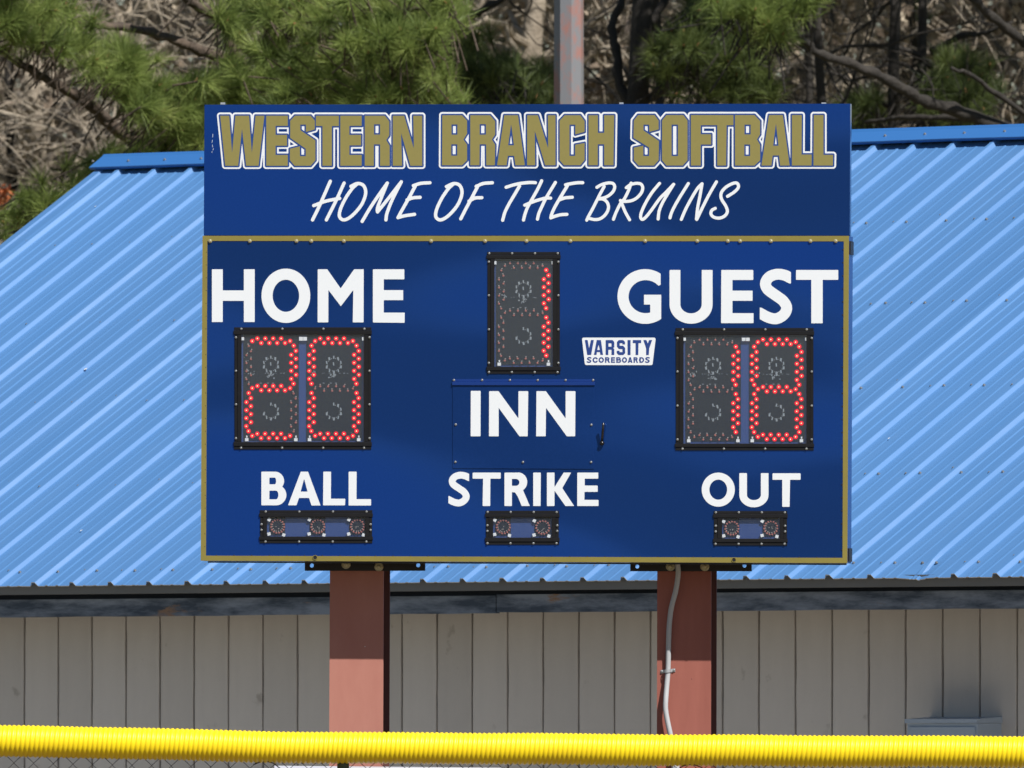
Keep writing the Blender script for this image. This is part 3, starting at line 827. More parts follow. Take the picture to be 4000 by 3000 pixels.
def led_mesh():
    b = MB(); n = 10
    rows_ = [(1.0, 0), (1.0, .35), (.86, .75), (.6, 1.0)]
    r = .0058; h = .0035
    for rr, hh in rows_: b.v += [(r*rr*math.cos(2*math.pi*k/n), -h*hh, r*rr*math.sin(2*math.pi*k/n)) for k in range(n)]
    for L in range(3):
        for k in range(n): b.f.append((L*n+k, L*n+(k+1) % n, (L+1)*n+(k+1) % n, (L+1)*n+k))
    b.f.append(tuple(3*n+k for k in range(n)))
    nf = len(b.f)
    o = len(b.v)
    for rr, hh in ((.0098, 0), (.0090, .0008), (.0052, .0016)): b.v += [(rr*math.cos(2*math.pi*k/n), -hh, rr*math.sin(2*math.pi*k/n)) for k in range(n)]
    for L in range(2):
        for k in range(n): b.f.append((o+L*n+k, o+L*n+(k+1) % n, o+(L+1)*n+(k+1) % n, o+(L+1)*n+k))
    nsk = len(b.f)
    # bright die dome standing out of the lens
    o = len(b.v); r2 = .0021
    for rr, hh in ((1, 1.0), (.85, 1.35), (.5, 1.6)): b.v += [(r2*rr*math.cos(2*math.pi*k/n), -h*hh, r2*rr*math.sin(2*math.pi*k/n)) for k in range(n)]
    for L in range(2):
        for k in range(n): b.f.append((o+L*n+k, o+L*n+(k+1) % n, o+(L+1)*n+(k+1) % n, o+(L+1)*n+k))
    b.f.append(tuple(o+2*n+k for k in range(n)))
    me = b.mesh('led'); me.materials.append(M['led_lens']); me.materials.append(M['led_core']); me.materials.append(M['led_halo'])
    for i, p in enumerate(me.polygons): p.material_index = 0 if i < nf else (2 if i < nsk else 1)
    return me
LEDM = led_mesh()
def dot(mb, p, r, h, n=6):
    o = len(mb.v)
    for rr, hh in ((1, 0), (.9, .6), (.5, 1)): mb.v += [(p.x + r*rr*math.cos(2*math.pi*k/n), p.y - h*hh, p.z + r*rr*math.sin(2*math.pi*k/n)) for k in range(n)]
    for L in range(2):
        for k in range(n): mb.f.append((o+L*n+k, o+L*n+(k+1) % n, o+(L+1)*n+(k+1) % n, o+(L+1)*n+k))
    mb.f.append(tuple(o+2*n+k for k in range(n)))
def tick(mb, px, py, w_, hw, hh, ang=0):
    p = B(px, py, w_); c, s = math.cos(ang), math.sin(ang)
    q = [(-hw,-hh),(hw,-hh),(hw,hh),(-hw,hh)]
    vs = [(p.x + x*c - y*s, p.y, p.z + x*s + y*c) for x, y in q] + [(p.x + x*c - y*s, p.y + .0004, p.z + x*s + y*c) for x, y in q]
    mb.hexa(vs[:4], vs[4:])
WB = -.0052      # circuit board face
def frame(key, title, screws_top, screws_side):
    (x0, y0, x1, y1), (a0, c0, a1, c1) = win[key]
    wn = slab('score_window', rect(a0-3, c0-3, a1+3, c1+3), -.0085, -.010, M['inner_blue'], sb, label=title)
    # top and bottom extrusions: flat screw flange and raised rail; side extrusions
    fl = (c0 - y0)*.46
    slab('frame_rail', rect(x0, y0, x1, y0+fl), .003, .0003, M['black'], wn, .0006)
    slab('frame_rail', rect(x0-3, y0+fl+.5, x1+1.5, c0+1), .0060, .0003, M['black'], wn, .0012)
    slab('frame_rail', rect(x0-3, c1-1, x1+1.5, y1-fl-.5), .0060, .0003, M['black'], wn, .0012)
    slab('frame_rail', rect(x0-1, y1-fl, x1, y1), .003, .0003, M['black'], wn, .0006)
    sl_ = (a0-x0)*.45
    for (p0, p1, p2, p3) in ((x0+1, x0+sl_, x0+sl_+.5, a0+1), (x1-1, x1-sl_, x1-sl_-.5, a1-1)):
        slab('frame_rail', rect(min(p0,p1), c0+1.5, max(p0,p1), c1-1.5), .003, .0003, M['black'], wn, .0005)
        slab('frame_rail', rect(min(p2,p3), c0+1.5, max(p2,p3), c1-1.5), .0048, .0003, M['black'], wn, .0008)
    w_ = x1-x0
    for i in range(screws_top):
        x = x0 + .052*w_ + i*(w_*.898)/(screws_top-1) if w_ > 400 else x0 + 8 + i*(w_-17)/(screws_top-1)
        screw(x, y0+fl*.5, .003, wn, scr_s); screw(x-1, y1-fl*.5, .003, wn, scr_s)
    for yy in screws_side:
        screw(x0+sl_*.55, yy, .003, wn, scr_s); screw(x1-sl_*.55, yy, .003, wn, scr_s)
    slab('pane', rect(a0-2, c0-2, a1+2, c1+2), .0010, .0004, M['pane'], wn)
    return wn
def digit(wn, cx, cy, val, first, lab):
    slab('circuit_board', rect(cx-107.5, cy-206, cx+107.5, cy+202), WB, -.0078, M['pcb'], wn)
    off = MB(); leg = MB(); silk = MB(); r = random.Random(int(cx))
    for s_, L in LED.items():
        for (dx, dy) in L:
            p = B(cx+dx, cy+dy, WB-.00005)
            if s_ in SEG[val]:
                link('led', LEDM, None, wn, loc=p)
            else:
                dot(off, B(cx+dx-.5, cy+dy+2, WB), .0046, .004); dot(leg, B(cx+dx+r.uniform(-3,3), cy+dy-5.5, WB), .0030, .0015, 5)
    if off.v: link('led_unlit', off.mesh('led_unlit'), M['led_off'], wn, kind='stuff', label='unlit leds of the digit')
    if leg.v: link('led_solder', leg.mesh('led_solder'), M['led_leg'], wn, kind='stuff')
    for dy0, full in ((-92, 1), (91, 0)):
        for k in range(10):
            a = 2*math.pi*k/10 + .3
            if not full and k in (5, 6): continue
            tick(silk, cx-1+29*math.cos(a), cy+dy0+29*math.sin(a)*1.0, WB+.0003, .0024 if k % 2 else .0034, .0056, r.uniform(-.3,.3))
            tick(silk, cx-1+25*math.cos(a+.25), cy+dy0+25*math.sin(a+.25), WB+.0003, .0010, .0022, r.uniform(-1,1))
    tick(silk, cx-2, cy-95, WB+.0003, .0022, .0062, .1)
    for k in range(12): tick(silk, cx-55+r.uniform(0, 110), cy-59+r.uniform(-1.5, 1.5), WB+.0003, r.uniform(.0008, .003), .0007)
    for k in range(14): tick(silk, cx+r.uniform(-20, 14), cy-48+r.uniform(-9, 10), WB+.0003, r.uniform(.001, .0035), r.uniform(.0008, .0025), r.uniform(-.5,.5))
    for k in range(8): tick(silk, cx-82+r.uniform(-9, 16), cy-62+r.uniform(-8, 12), WB+.0003, r.uniform(.001, .002), r.uniform(.001, .003))
    for dx in (-41, -13, 7): tick(silk, cx+dx, cy-20, WB+.0004, .0036, .0011)
    for k in range(26):
        s_ = r.choice('abcdefg'); dx, dy = r.choice(LED[s_]); tick(silk, cx+dx+r.uniform(-12, 12), cy+dy+r.uniform(-12, 12), WB+.0002, r.uniform(.0006,.002), .0007)
    link('silkscreen', silk.mesh('silkscreen'), M['silk'], wn, kind='stuff')
    for dx, dy in ((-96, 198), (96, 198)):
        slab('clip', rect(cx+dx-6.5, cy+dy-3, cx+dx+6.5, cy+dy+9), .0002, -.006, M['clip'], wn)
        slab('clip', rect(cx+dx-2, cy+dy-13, cx+dx+3, cy+dy-5), -.001, -.0051, M['clip'], wn)
def tabs(wn, L):
    for a in L: slab('clip', rect(*a), .0002, -.0084, M['clip'], wn)
wn = frame('home', 'home score window showing 20', 4, (1313+5, 1449, 1580, 1712))
digit(wn, 1059.4, 1516.4, 2, True, 'tens'); digit(wn, 1304.9, 1516.4, 0, False, 'ones')
tabs(wn, [(1168.5,1316,1183,1330.5),(1184.5,1316,1198.5,1330.5),(943,1317,953,1329),(1414,1317,1422.5,1330)])
wn = frame('inn', 'inning window showing 1', 4, (1023, 1154, 1287, 1418))
digit(wn, 2046, 1221.4, 1, True, 'inning')
tabs(wn, [(1931,1020,1939,1033),(2155,1020,2160,1032)])
wn = frame('guest', 'guest score window showing 18', 4, (1321, 1452, 1585, 1717))
digit(wn, 2786.4, 1520.5, 1, True, 'tens'); digit(wn, 3034.3, 1520.5, 8, False, 'ones')
tabs(wn, [(2898,1319,2912,1332),(2914,1319,2928,1332),(2670,1319,2679,1331),(3145,1319,3152,1331)])
def indicators(key, title, centres, top):
    (x0, y0, x1, y1), (a0, c0, a1, c1) = win[key]
    wn = frame(key, title, top, ((y0+y1)/2-9, (y0+y1)/2+13))
    off = MB(); leg = MB(); r = random.Random(len(key))
    for (cx, cy) in centres:
        slab('circuit_board', rect(cx-31, c0, cx+29, cy+31), WB, -.0078, M['pcb'], wn)
        for k in range(15):
            a = 2*math.pi*k/15+.1; dot(off, B(cx+26*math.cos(a), cy+26*math.sin(a), WB), .0042, .004); dot(leg, B(cx+22*math.cos(a)+r.uniform(-2,2), cy+21*math.sin(a)-2, WB), .0026, .0015, 5)
        for q in range(3): dot(leg, B(cx+r.uniform(-9, 6), cy+r.uniform(-5, 12), WB), .0022, .001, 5)
        for dx, dy, an in ((-33, -27, .5), (-34, 29, -.25), (24, 33, .3)):
            p = [(-6,-6),(6,-6),(6,6),(-6,6)]; c, s = math.cos(an), math.sin(an)
            px_, py_ = min(max(cx+dx, a0+7), a1-7), min(max(cy+dy, c0+7), c1-7)
            slab('clip', [(px_+x*c-y*s, py_+x*s+y*c) for x, y in p], .0001, -.0052, M['clip'], wn)
    link('led_unlit', off.mesh('led_unlit'), M['led_off'], wn, kind='stuff', label='rings of unlit leds')
    link('led_solder', leg.mesh('led_solder'), M['led_leg'], wn, kind='stuff')
indicators('ball', 'ball count window with three unlit lamps', [(1084.4,2056.8),(1241.4,2056.8),(1396,2056.8)], 4)
indicators('strike', 'strike count window with two unlit lamps', [(1966,2058.6),(2120,2061)], 3 if 0 else 4)
indicators('out', 'out count window with two unlit lamps', [(2858.9,2064),(3010.8,2062.7)], 4)

# ---------- access door with INN on it, and its hinge
door = slab('access_door', [(1767.5,1506),(2321,1507),(2320.5,1831.9),(1768,1829)], .0026, .0004, M['navy'], sb, .0005)
slab('hinge_flange', [(1767,1481),(2321,1481.5),(2321,1491),(1767,1490.5)], .0022, .0003, M['navy_edge'], door, .0004)
slab('hinge_rail', [(1765.5,1491),(2323,1491.5),(2323,1505.7),(1765.5,1505.2)], .0075, .0003, M['navy_edge'], door, .001)
def c4(x, y): return (1700 + x/1.747, 900 + y/1.747)
for x in (128,320,510,700,890,1078): screw(*c4(x,1022), .0022, door, scr_s)
for x, y in ((140,1325),(1066,1327),(138,1580),(599,1581),(1064,1581)): screw(*c4(x,y), .0026, door, scr_s)
# handle
m = MB(); pts = [B(2351.5, 1729, .010), B(2353, 1705, .016), B(2355, 1680, .022), B(2357, 1653, .029)]
m.tube(pts, [.0048, .0047, .0045, .0047], 12)
hd = link('latch_handle', m.mesh('latch_handle', True), M['ball'], sb)
m = MB(); n = 12; p = B(2351.5, 1731, .009)
for j in range(7):
    th = math.pi*j/6
    for k in range(n): m.v.append((p.x + .0092*math.sin(th)*math.cos(2*math.pi*k/n), p.y - .009*math.cos(th), p.z + .0092*math.sin(th)*math.sin(2*math.pi*k/n)))
m.f += [(j*n+k, j*n+(k+1) % n, (j+1)*n+(k+1) % n, (j+1)*n+k) for j in range(6) for k in range(n)]
link('knob', m.mesh('knob', True), M['ball'], hd)

# ---------- white words
def put(ops, parent, ch, w1=.0009, w0=.0001, mt=None, cell=2.0, pad=4, nm='letter', lab=None):
    xs, ys = [], []
    for op in ops:
        if op[0] != '+': continue
        if op[1] in 'ps':
            e = op[3] if op[1] == 's' else 0
            for x, y in op[2]: xs += [x-e, x+e]; ys += [y-e, y+e]
        elif op[1] == 'b': a = op[2]; xs += [a[0], a[2]]; ys += [a[1], a[3]]
        else: a = op[2]; xs += [a[0]-a[2], a[0]+a[2]]; ys += [a[1]-a[3], a[1]+a[3]]
    L = march_ok(fld(ops), (min(xs)-pad, min(ys)-pad, max(xs)+pad, max(ys)+pad), cell)
    return decal(nm, L, B, w1, w0, mt or M['white'], parent, label=lab or ('white letter ' + ch))
def word(o, s, items, parent, w1=.0009, w0=.0001):
    for ch, ops in items: put(ops_xf(o, s, ops), parent, ch, w1, w0)
P = lambda pts: [('+','p',pts)]
BX = lambda *a: ('+','b',a)
word((780,900), 1.843, [
    ('H', [BX(88,280,166,660), BX(318,280,396,660), BX(120,432,350,507)]),
    ('O', gO(445,275,796,666,80,80)),
    ('M', P([(850,280),(918,280),(1015,418),(1112,280),(1181,280),(1180,662),(1102,662),(1106,428),(1016,546),(926,428),(926,662),(849,662)])),
    ('E', P([(1247,280),(1473,280),(1473,352),(1325,352),(1325,430),(1465,430),(1465,502),(1325,502),(1325,592),(1476,592),(1475,665),(1247,663)]))], sb)
word((2400,900), 1.84375, [
    ('G', [('+','e',(222,476,200,197)), ('-','e',(225,477,123,119)), ('-','p',[(225,432),(333,392),(460,370),(460,463),(225,463)]), BX(213,463,337,534), BX(258,463,337,598), ('-','b',(337,250,460,700)), ('-','b',(333,250,460,462))]),
    ('U', gU(397,285,707,672,78,74)),
    ('E', P([(770,285),(1000,285),(1000,357),(850,357),(850,434),(995,434),(995,507),(850,507),(850,596),(1002,596),(1002,668),(768,668)])),
    ('S', gS(1043,279,1281,674)),
    ('T', P([(1308,285),(1612,285),(1612,356),(1500,356),(1500,669),(1418,669),(1418,356),(1308,356)]))], sb)
word((1700,900), 1.747, [
    ('I', P([(243,1095),(310,1095),(309,1405),(242,1405)])),
    ('N', P([(368,1097),(432,1097),(568,1284),(568,1097),(635,1097),(631,1405),(575,1405),(433,1210),(433,1405),(367,1405)])),
    ('N', P([(691,1097),(755,1097),(890,1284),(890,1097),(957,1097),(955,1405),(898,1405),(756,1210),(754,1405),(689,1405)]))], door, .0034, .0027)
word((780,1800), 1.7015, [
    ('B', gB(410,72,576,296,53,42)),
    ('A', P([(672,72),(720,72),(803,297),(743,297),(727,247),(660,247),(643,296),(587,296)]) + [('-','p',[(694,118),(717,205),(671,205)])]),
    ('L', P([(822,72),(873,72),(872,252),(968,252),(966,296),(820,296)])),
    ('L', P([(990,72),(1043,72),(1042,255),(1139,255),(1139,297),(990,297)]))], sb)
word((1740,1820), 3.456, [
    ('S', gS(35,82,331,545)),
    ('T', P([(367,90),(746,90),(746,172),(606,172),(604,541),(502,541),(508,172),(367,172)])),
    ('R', [BX(797,90,985,345), ('+','e',(985,217,119,128)), ('-','b',(897,175,955,269)), ('-','e',(952,222,46,47)), ('-','b',(897,350,930,600)),
           ('+','p',[(897,270),(1000,270),(1048,330),(1139,541),(1028,541),(975,410),(940,358),(897,352)]), BX(797,90,897,541)]),
    ('I', P([(1185,90),(1287,90),(1284,541),(1185,541)])),
    ('K', [BX(1370,90,1472,541), ('+','p',[(1597,90),(1697,90),(1577,300),(1738,541),(1620,541),(1470,330),(1470,290)])]),
    ('E', P([(1780,90),(2063,90),(2063,172),(1880,172),(1880,265),(2055,265),(2055,350),(1876,350),(1876,458),(2066,458),(2066,541),(1779,541)]))], sb)
word((2000,1800), 1.58, [
    ('O', gO(1171,73,1375,283,47,43)),
    ('U', gU(1403,76,1583,287,47,44)),
    ('T', P([(1608,77),(1781,77),(1781,117),(1716,117),(1713,284),(1668,284),(1668,117),(1608,117)]))], sb)

# ---------- maker's badge
o7, s7 = (2260, 1300), 6.9125
tz = [(140,175),(2035,175),(1955,828),(212,825)]
badge = put(ops_xf(o7, s7, [('+','p',tz)]), sb, '', .0009, .0001, cell=3, nm='badge_tmp')
bpy.data.objects.remove(badge)
f0 = fld(ops_xf(o7, s7, [('+','p',tz)]))
L = march(f0, (2260,1305,2575,1440), 1.5, 45/s7)
badge = decal('badge', L, B, .0008, .0001, M['white'], sb, label='white maker badge with VARSITY SCOREBOARDS in blue')
M['badge_blue'] = mat('badge_blue_print', (.018, .05, .22), rough=.4)
bl = [P([(170,195),(245,195),(285,420),(335,195),(412,195),(340,598),(235,598)]),
      P([(492,195),(605,195),(660,595),(590,595),(578,520),(495,520),(485,595),(415,595)]) + [('-','p',[(542,318),(576,462),(506,462)])],
      P([(732,195),(915,195),(965,245),(965,385),(940,412),(965,445),(965,598),(890,598),(890,455),(805,455),(803,598),(732,598)]) + [('-','b',(808,282,890,375))],
      P([(1085,195),(1205,195),(1255,250),(1255,312),(1185,312),(1185,278),(1110,278),(1110,350),(1205,350),(1258,410),(1258,550),(1205,600),(1085,600),(1032,545),(1032,485),(1105,485),(1105,520),(1185,520),(1185,440),(1090,435),(1037,375),(1037,250)]),
      P([(1322,195),(1405,195),(1403,600),(1324,600)]),
      P([(1465,195),(1690,195),(1690,278),(1618,278),(1612,600),(1540,600),(1540,278),(1465,278)]),
      P([(1750,195),(1832,195),(1870,290),(1905,195),(1988,195),(1908,420),(1895,602),(1825,602),(1825,420)])]
sm = [('S',220,350),('C',378,515),('O',540,685),('R',715,848),('E',878,985),('B',1018,1150),('O',1172,1308),('A',1330,1455),('R',1485,1608),('D',1645,1770),('S',1795,1925)]
gl = {'C':gC,'O':gO,'R':gR,'E':gE,'B':gB,'A':gA,'D':gD}
for ch, a, b_ in sm: bl.append(gS(a,655,b_,810,34) if ch == 'S' else gl[ch](a,658,b_,808,36,34))
for i, ops in enumerate(bl):
    put(ops_xf(o7, s7, ops), badge, '', .0013, .0009, M['badge_blue'], cell=(.9 if i < 7 else .55), pad=2, lab='blue letter ' + 'VARSITYSCOREBOARDS'[i])

# ================================================================== HEADER SIGN
HM = SB @ Matrix.Translation(B(2058, 920))
hs = thing('header_sign', 'navy sign panel on top of the scoreboard reading WESTERN BRANCH SOFTBALL, HOME OF THE BRUINS', 'sign', HM)
sb_parent = hs; hoff = B(2058, 920)
hroot = hs
_B = B
def Bh(px, py, w_=0.): return _B(px, py, w_) - hoff
B = Bh                                   # parts of the sign are written in the sign's own frame
hq = [(798.5,409),(3321.5,405),(3319.5,920.5),(795.8,920)]
panel = slab('sign_panel', hq, 0, -.050, M['navy'], hs, .0008)
for x0, x1 in ((861,878),(2419,2434),(3209,3226)): slab('mounting_tab', rect(x0, 400, x1, 408), -.006, -.02, M['galv'], hs)
WE = [[(100,80),(190,80),(218,445),(250,80),(385,80),(412,445),(448,80),(535,80),(478,572),(355,572),(315,210),(278,572),(150,572)],
 [(553,80),(765,80),(765,180),(645,180),(645,268),(757,268),(757,375),(645,375),(645,465),(765,465),(765,572),(553,572)],
 [(835,80),(990,80),(1030,128),(1030,215),(942,240),(942,168),(888,168),(888,222),(1036,322),(1036,518),(990,572),(832,572),(785,518),(785,405),(884,380),(884,477),(940,477),(940,405),(788,298),(788,130)],
 [(1040,80),(1266,80),(1266,182),(1198,182),(1198,572),(1105,572),(1105,182),(1040,182)],
 [(1280,80),(1490,80),(1490,180),(1370,180),(1370,268),(1485,268),(1485,372),(1370,372),(1370,465),(1490,465),(1490,572),(1280,572)],
 [(1520,80),(1718,80),(1762,135),(1762,275),(1732,318),(1765,375),(1765,572),(1670,572),(1670,362),(1610,362),(1610,572),(1520,572)],
 [(1795,80),(1908,80),(2002,400),(1996,80),(2085,80),(2085,572),(1968,572),(1877,250),(1888,572),(1795,572)]]
WEh = {5: [[(1612,165),(1670,165),(1670,265),(1612,265)]]}
BRN = [[(135,85),(355,85),(410,145),(410,290),(370,355),(410,410),(410,585),(355,640),(132,640)],
 [(445,85),(665,85),(722,150),(722,300),(685,355),(722,412),(718,640),(622,640),(620,408),(550,408),(548,640),(445,640)],
 [(822,85),(975,85),(1050,640),(945,640),(930,535),(862,535),(848,640),(742,640)],
 [(1075,85),(1195,85),(1308,450),(1304,85),(1390,85),(1390,640),(1275,640),(1160,260),(1165,640),(1074,640)],
 [(1492,85),(1665,85),(1712,150),(1712,270),(1608,298),(1608,190),(1545,190),(1545,535),(1606,535),(1606,412),(1712,392),(1712,582),(1665,640),(1485,640),(1435,585),(1435,145)],
 [(1755,85),(1860,85),(1860,280),(1928,280),(1928,85),(2040,85),(2032,640),(1928,640),(1928,408),(1858,408),(1858,640),(1755,640)]]
BRh = {0: [[(238,188),(302,188),(302,300),(238,300)], [(235,408),(300,408),(300,533),(235,533)]], 1: [[(550,185),(618,185),(618,300),(550,300)]], 2: [[(898,185),(928,418),(866,418)]]}
SO = [[(135,75),(300,75),(342,130),(342,220),(248,245),(245,172),(190,172),(190,230),(345,335),(342,530),(295,583),(140,583),(92,530),(92,403),(188,382),(188,487),(245,487),(245,402),(88,305),(92,130)],
 [(420,75),(590,75),(632,130),(632,530),(585,583),(420,583),(375,530),(375,130)],
 [(665,75),(905,75),(905,178),(765,178),(765,268),(870,268),(870,372),(765,372),(765,583),(665,583)],
 [(905.5,75),(1093,75),(1093,178),(1025,178),(1020,583),(930,583),(930,178),(905.5,178)],
 [(1108,75),(1305,75),(1362,135),(1362,270),(1330,320),(1362,375),(1362,530),(1305,583),(1108,583)],
 [(1450,75),(1590,75),(1658,583),(1562,583),(1550,482),(1488,482),(1475,583),(1374,583)],
 [(1680,75),(1780,75),(1778,472),(1880,472),(1878,583),(1680,583)],
 [(1900,75),(1998,75),(1998,475),(2095,475),(2093,583),(1897,583)]]
SOh = {1: [[(472,172),(535,172),(535,487),(472,487)]], 4: [[(1205,172),(1265,172),(1265,270),(1205,270)], [(1203,372),(1260,372),(1260,487),(1203,487)]], 5: [[(1520,160),(1545,383),(1493,383)]]}
for (o, s, polys, holes, txt) in (((820,420), 2.5136, WE, WEh, 'WESTERN'), ((1680,420), 2.836, BRN, BRh, 'BRANCH'), ((2440,420), 2.572, SO, SOh, 'SOFTBALL')):
    ops = []
    for i, pl_ in enumerate(polys):
        ops.append(('+','p',xf(o, s, pl_)))
    def fz(X, Y, polys=polys, holes=holes, o=o, s=s):
        v = np.full(X.shape, 1e3)
        for i, pl_ in enumerate(polys):
            d = sd_poly(X, Y, xf(o, s, pl_))
            for h in holes.get(i, []): d = np.maximum(d, -sd_poly(X, Y, xf(o, s, h)))
            v = np.minimum(v, d)
        return v
    xs = [p[0] for q in ops for p in q[2]]; ys = [p[1] for q in ops for p in q[2]]
    bb = (min(xs)-18, min(ys)-18, max(xs)+18, max(ys)+18)
    cell_sheet('letter_outline', fz, bb, 1.6, 12.3, B, .0006, .0001, M['white'], hs, label='white outline round ' + txt)
    cell_sheet('letter_border', fz, bb, 1.6, 5.6, B, .0010, .0007, M['outline_blue'], hs, label='blue border round ' + txt)
    for i, pl_ in enumerate(polys):
        loops = [xf(o, s, pl_)] + [xf(o, s, h) for h in holes.get(i, [])]
        decal('letter', loops, B, .0014, .0011, M['gold'], hs, label='gold letter ' + txt[i])
# brush script line
def sc_(o, s, strokes, r, ch): return (ch, [('+','s',xf(o, s, st), r) for st in strokes])
c1 = ((780,380), 1.7015); cT = ((1940,690), 6.144); cB = ((2260,690), 3.3515)
script = [
 sc_(*c1, [[(868,558),(830,645),(785,745),(750,815)],[(960,570),(905,690),(842,815)],[(758,720),(840,690),(930,672)]], 6.4, 'H'),
 sc_(*c1, [[(1005,592),(1050,573),(1090,588),(1103,640),(1075,715),(1015,785),(962,815),(930,795),(935,745),(970,670),(1015,605),(1050,573)]], 6.4, 'O'),
 sc_(*c1, [[(1080,825),(1130,740),(1190,650),(1247,570)],[(1247,570),(1210,660),(1182,735),(1182,762)],[(1182,762),(1240,690),(1340,562)],[(1340,562),(1280,680),(1245,770),(1238,815)]], 6.4, 'M'),
 sc_(*c1, [[(1530,568),(1470,572),(1420,587)],[(1432,592),(1390,670),(1342,755),(1318,800)],[(1318,800),(1360,788),(1428,778)],[(1378,682),(1420,668),(1465,665)]], 6.4, 'E'),
 sc_(*c1, [[(1640,594),(1690,573),(1730,588),(1743,640),(1715,715),(1655,785),(1602,815),(1570,795),(1575,745),(1610,670),(1655,605),(1690,573)]], 6.4, 'O'),
 sc_(*c1, [[(1945,568),(1885,573),(1838,592)],[(1848,592),(1810,665),(1775,730),(1735,808)],[(1790,690),(1830,670),(1875,667)]], 6.4, 'F'),
 sc_(*cT, [[(228,255),(400,200),(600,158),(800,140),(930,145)],[(550,225),(430,430),(300,650),(200,850),(145,1045)]], 6.3, 'T'),
 sc_(*cT, [[(1080,100),(980,310),(850,540),(740,740),(680,900),(645,1040)],[(1410,140),(1300,320),(1170,540),(1080,730),(1010,890),(980,1020)],[(675,685),(830,620),(1000,560),(1180,515),(1295,515)]], 6.2, 'H'),
 sc_(*cT, [[(2065,145),(1950,145),(1800,165),(1655,195)],[(1700,215),(1600,380),(1480,580),(1380,760),(1320,900),(1300,990)],[(1300,990),(1400,950),(1530,915),(1685,905)],[(1510,555),(1640,510),(1815,495)]], 6.3, 'E'),
 sc_(*cB, [[(335,130),(270,250),(190,410),(130,520),(107,570)],[(240,140),(300,105),(390,82),(450,90),(473,130),(455,190),(400,245),(330,278),(262,290)],[(262,292),(320,295),(370,330),(392,390),(380,450),(340,510),(280,552),(210,562),(130,545)]], 6.0, 'B'),
 sc_(*cB, [[(688,85),(655,180),(600,290),(550,350),(490,470),(457,558)],[(625,145),(680,105),(760,87),(820,100),(840,150),(820,215),(760,280),(690,315),(600,325),(548,312)],[(565,350),(610,460),(668,565)]], 6.0, 'R'),
 sc_(*cB, [[(1060,88),(960,210),(880,340),(825,460),(812,530),(835,560),(880,530),(960,430),(1060,290),(1150,200),(1245,100)],[(1245,100),(1170,220),(1100,340),(1055,450),(1042,555)]], 6.0, 'U'),
 sc_(*cB, [[(1437,90),(1330,260),(1250,400),(1210,490),(1197,540)]], 6.0, 'I'),
 sc_(*cB, [[(1345,560),(1400,430),(1480,280),(1560,150),(1617,93)],[(1617,93),(1590,250),(1560,400),(1543,555)],[(1548,560),(1610,430),(1700,250),(1805,68)]], 6.0, 'N'),
 sc_(*cB, [[(1950,258),(2040,200),(2092,140),(2080,90),(2030,85),(1940,130),(1880,190),(1862,250),(1880,310),(1930,390),(1948,460),(1910,517),(1840,543),(1770,530),(1733,490),(1745,440),(1790,415)]], 6.0, 'S')]
for ch, ops in script: put(ops, hs, ch, .0009, .0001, cell=1.5, pad=9)
# old scratch marks in the paint
m = MB()
for (x, y, l, a) in ((831,530,14,1.5),(829,552,12,1.4),(830,570,10,1.7),(833,583,8,1.2),(828,594,5,1.5)): tick(m, x, y, .0002, .0007, S(l)/2, a-1.57)
link('paint_scratch', m.mesh('paint_scratch'), M['clip'], hs, kind='stuff')
B = _B

# ================================================================== POSTS, BRACKETS, CONDUIT
PW = -.228         # post face behind the board face
def beam(xl_t, xr_t, xl_b, xr_b, mt, label):
    top = B(xl_t, 2240, PW); top2 = B(xr_t, 2240, PW); bo = B(xl_b, 2850, PW); bo2 = B(xr_b, 2850, PW)
    cxt = (top+top2)/2; cxb = (bo+bo2)/2
    Wt = SB @ cxt; Wb = SB @ cxb
    dirv = (Wt - Wb); kz = -Wb.z/dirv.z; base = Wb + dirv*kz; up = (Wt-Wb).normalized()
    wdt = ((top2-top).length + (bo2-bo).length)/2
    Mx = Matrix((right, back, up)).transposed().to_4x4(); Mx.translation = base
    t = thing('support_post', label, 'post', Mx)
    H = (Wt.z + .9 - base.z)/up.z
    h = wdt/2; tf = .011
    mk = MB(); rq = random.Random(int(xl_t))
    for q in range(9):
        x, z, r_ = rq.uniform(-h*.8, h*.8), rq.uniform(.9, H), rq.uniform(.0012, .0035)
        mk.add([(x+r_*rq.uniform(.7,1.2)*math.cos(a*1.047), -.0006, z+r_*rq.uniform(.7,1.5)*math.sin(a*1.047)) for a in range(6)], [(0,1,2,3,4,5)])
    link('paint_chip', mk.mesh('paint_chip'), M['chalk'] if rq.random() > .5 else M['post_dark'], t, kind='stuff')
    m = MB(); m.box(-h, h, 0, tf, 0, H); link('front_flange', m.mesh('front_flange'), mt, t)
    m = MB(); m.box(-.005, .005, tf, .2-tf, 0, H); link('web', m.mesh('web'), M['post_dark'], t)
    m = MB(); m.box(-h, h, .2-tf, .2, 0, H); link('rear_flange', m.mesh('rear_flange'), M['post_dark'], t)
    return t
beam(1299, 1508, 1293.3, 1503, M['post_pink'], 'left steel post of the scoreboard, faded salmon pink paint')
beam(2573.4, 2783.5, 2570, 2781, M['post_red'], 'right steel post of the scoreboard, brick red paint with grey conduit on it')
def hole_plate(x0, y0, x1, y1, holes, name, parent, w1, w0, mt):
    L = [rect(x0, y0, x1, y1)]
    for hx, hy, hr in holes: L.append([(hx + hr*math.cos(2*math.pi*k/16), hy + hr*math.sin(2*math.pi*k/16)) for k in range(16)])
    return decal(name, L, B, w1, w0, mt, parent)
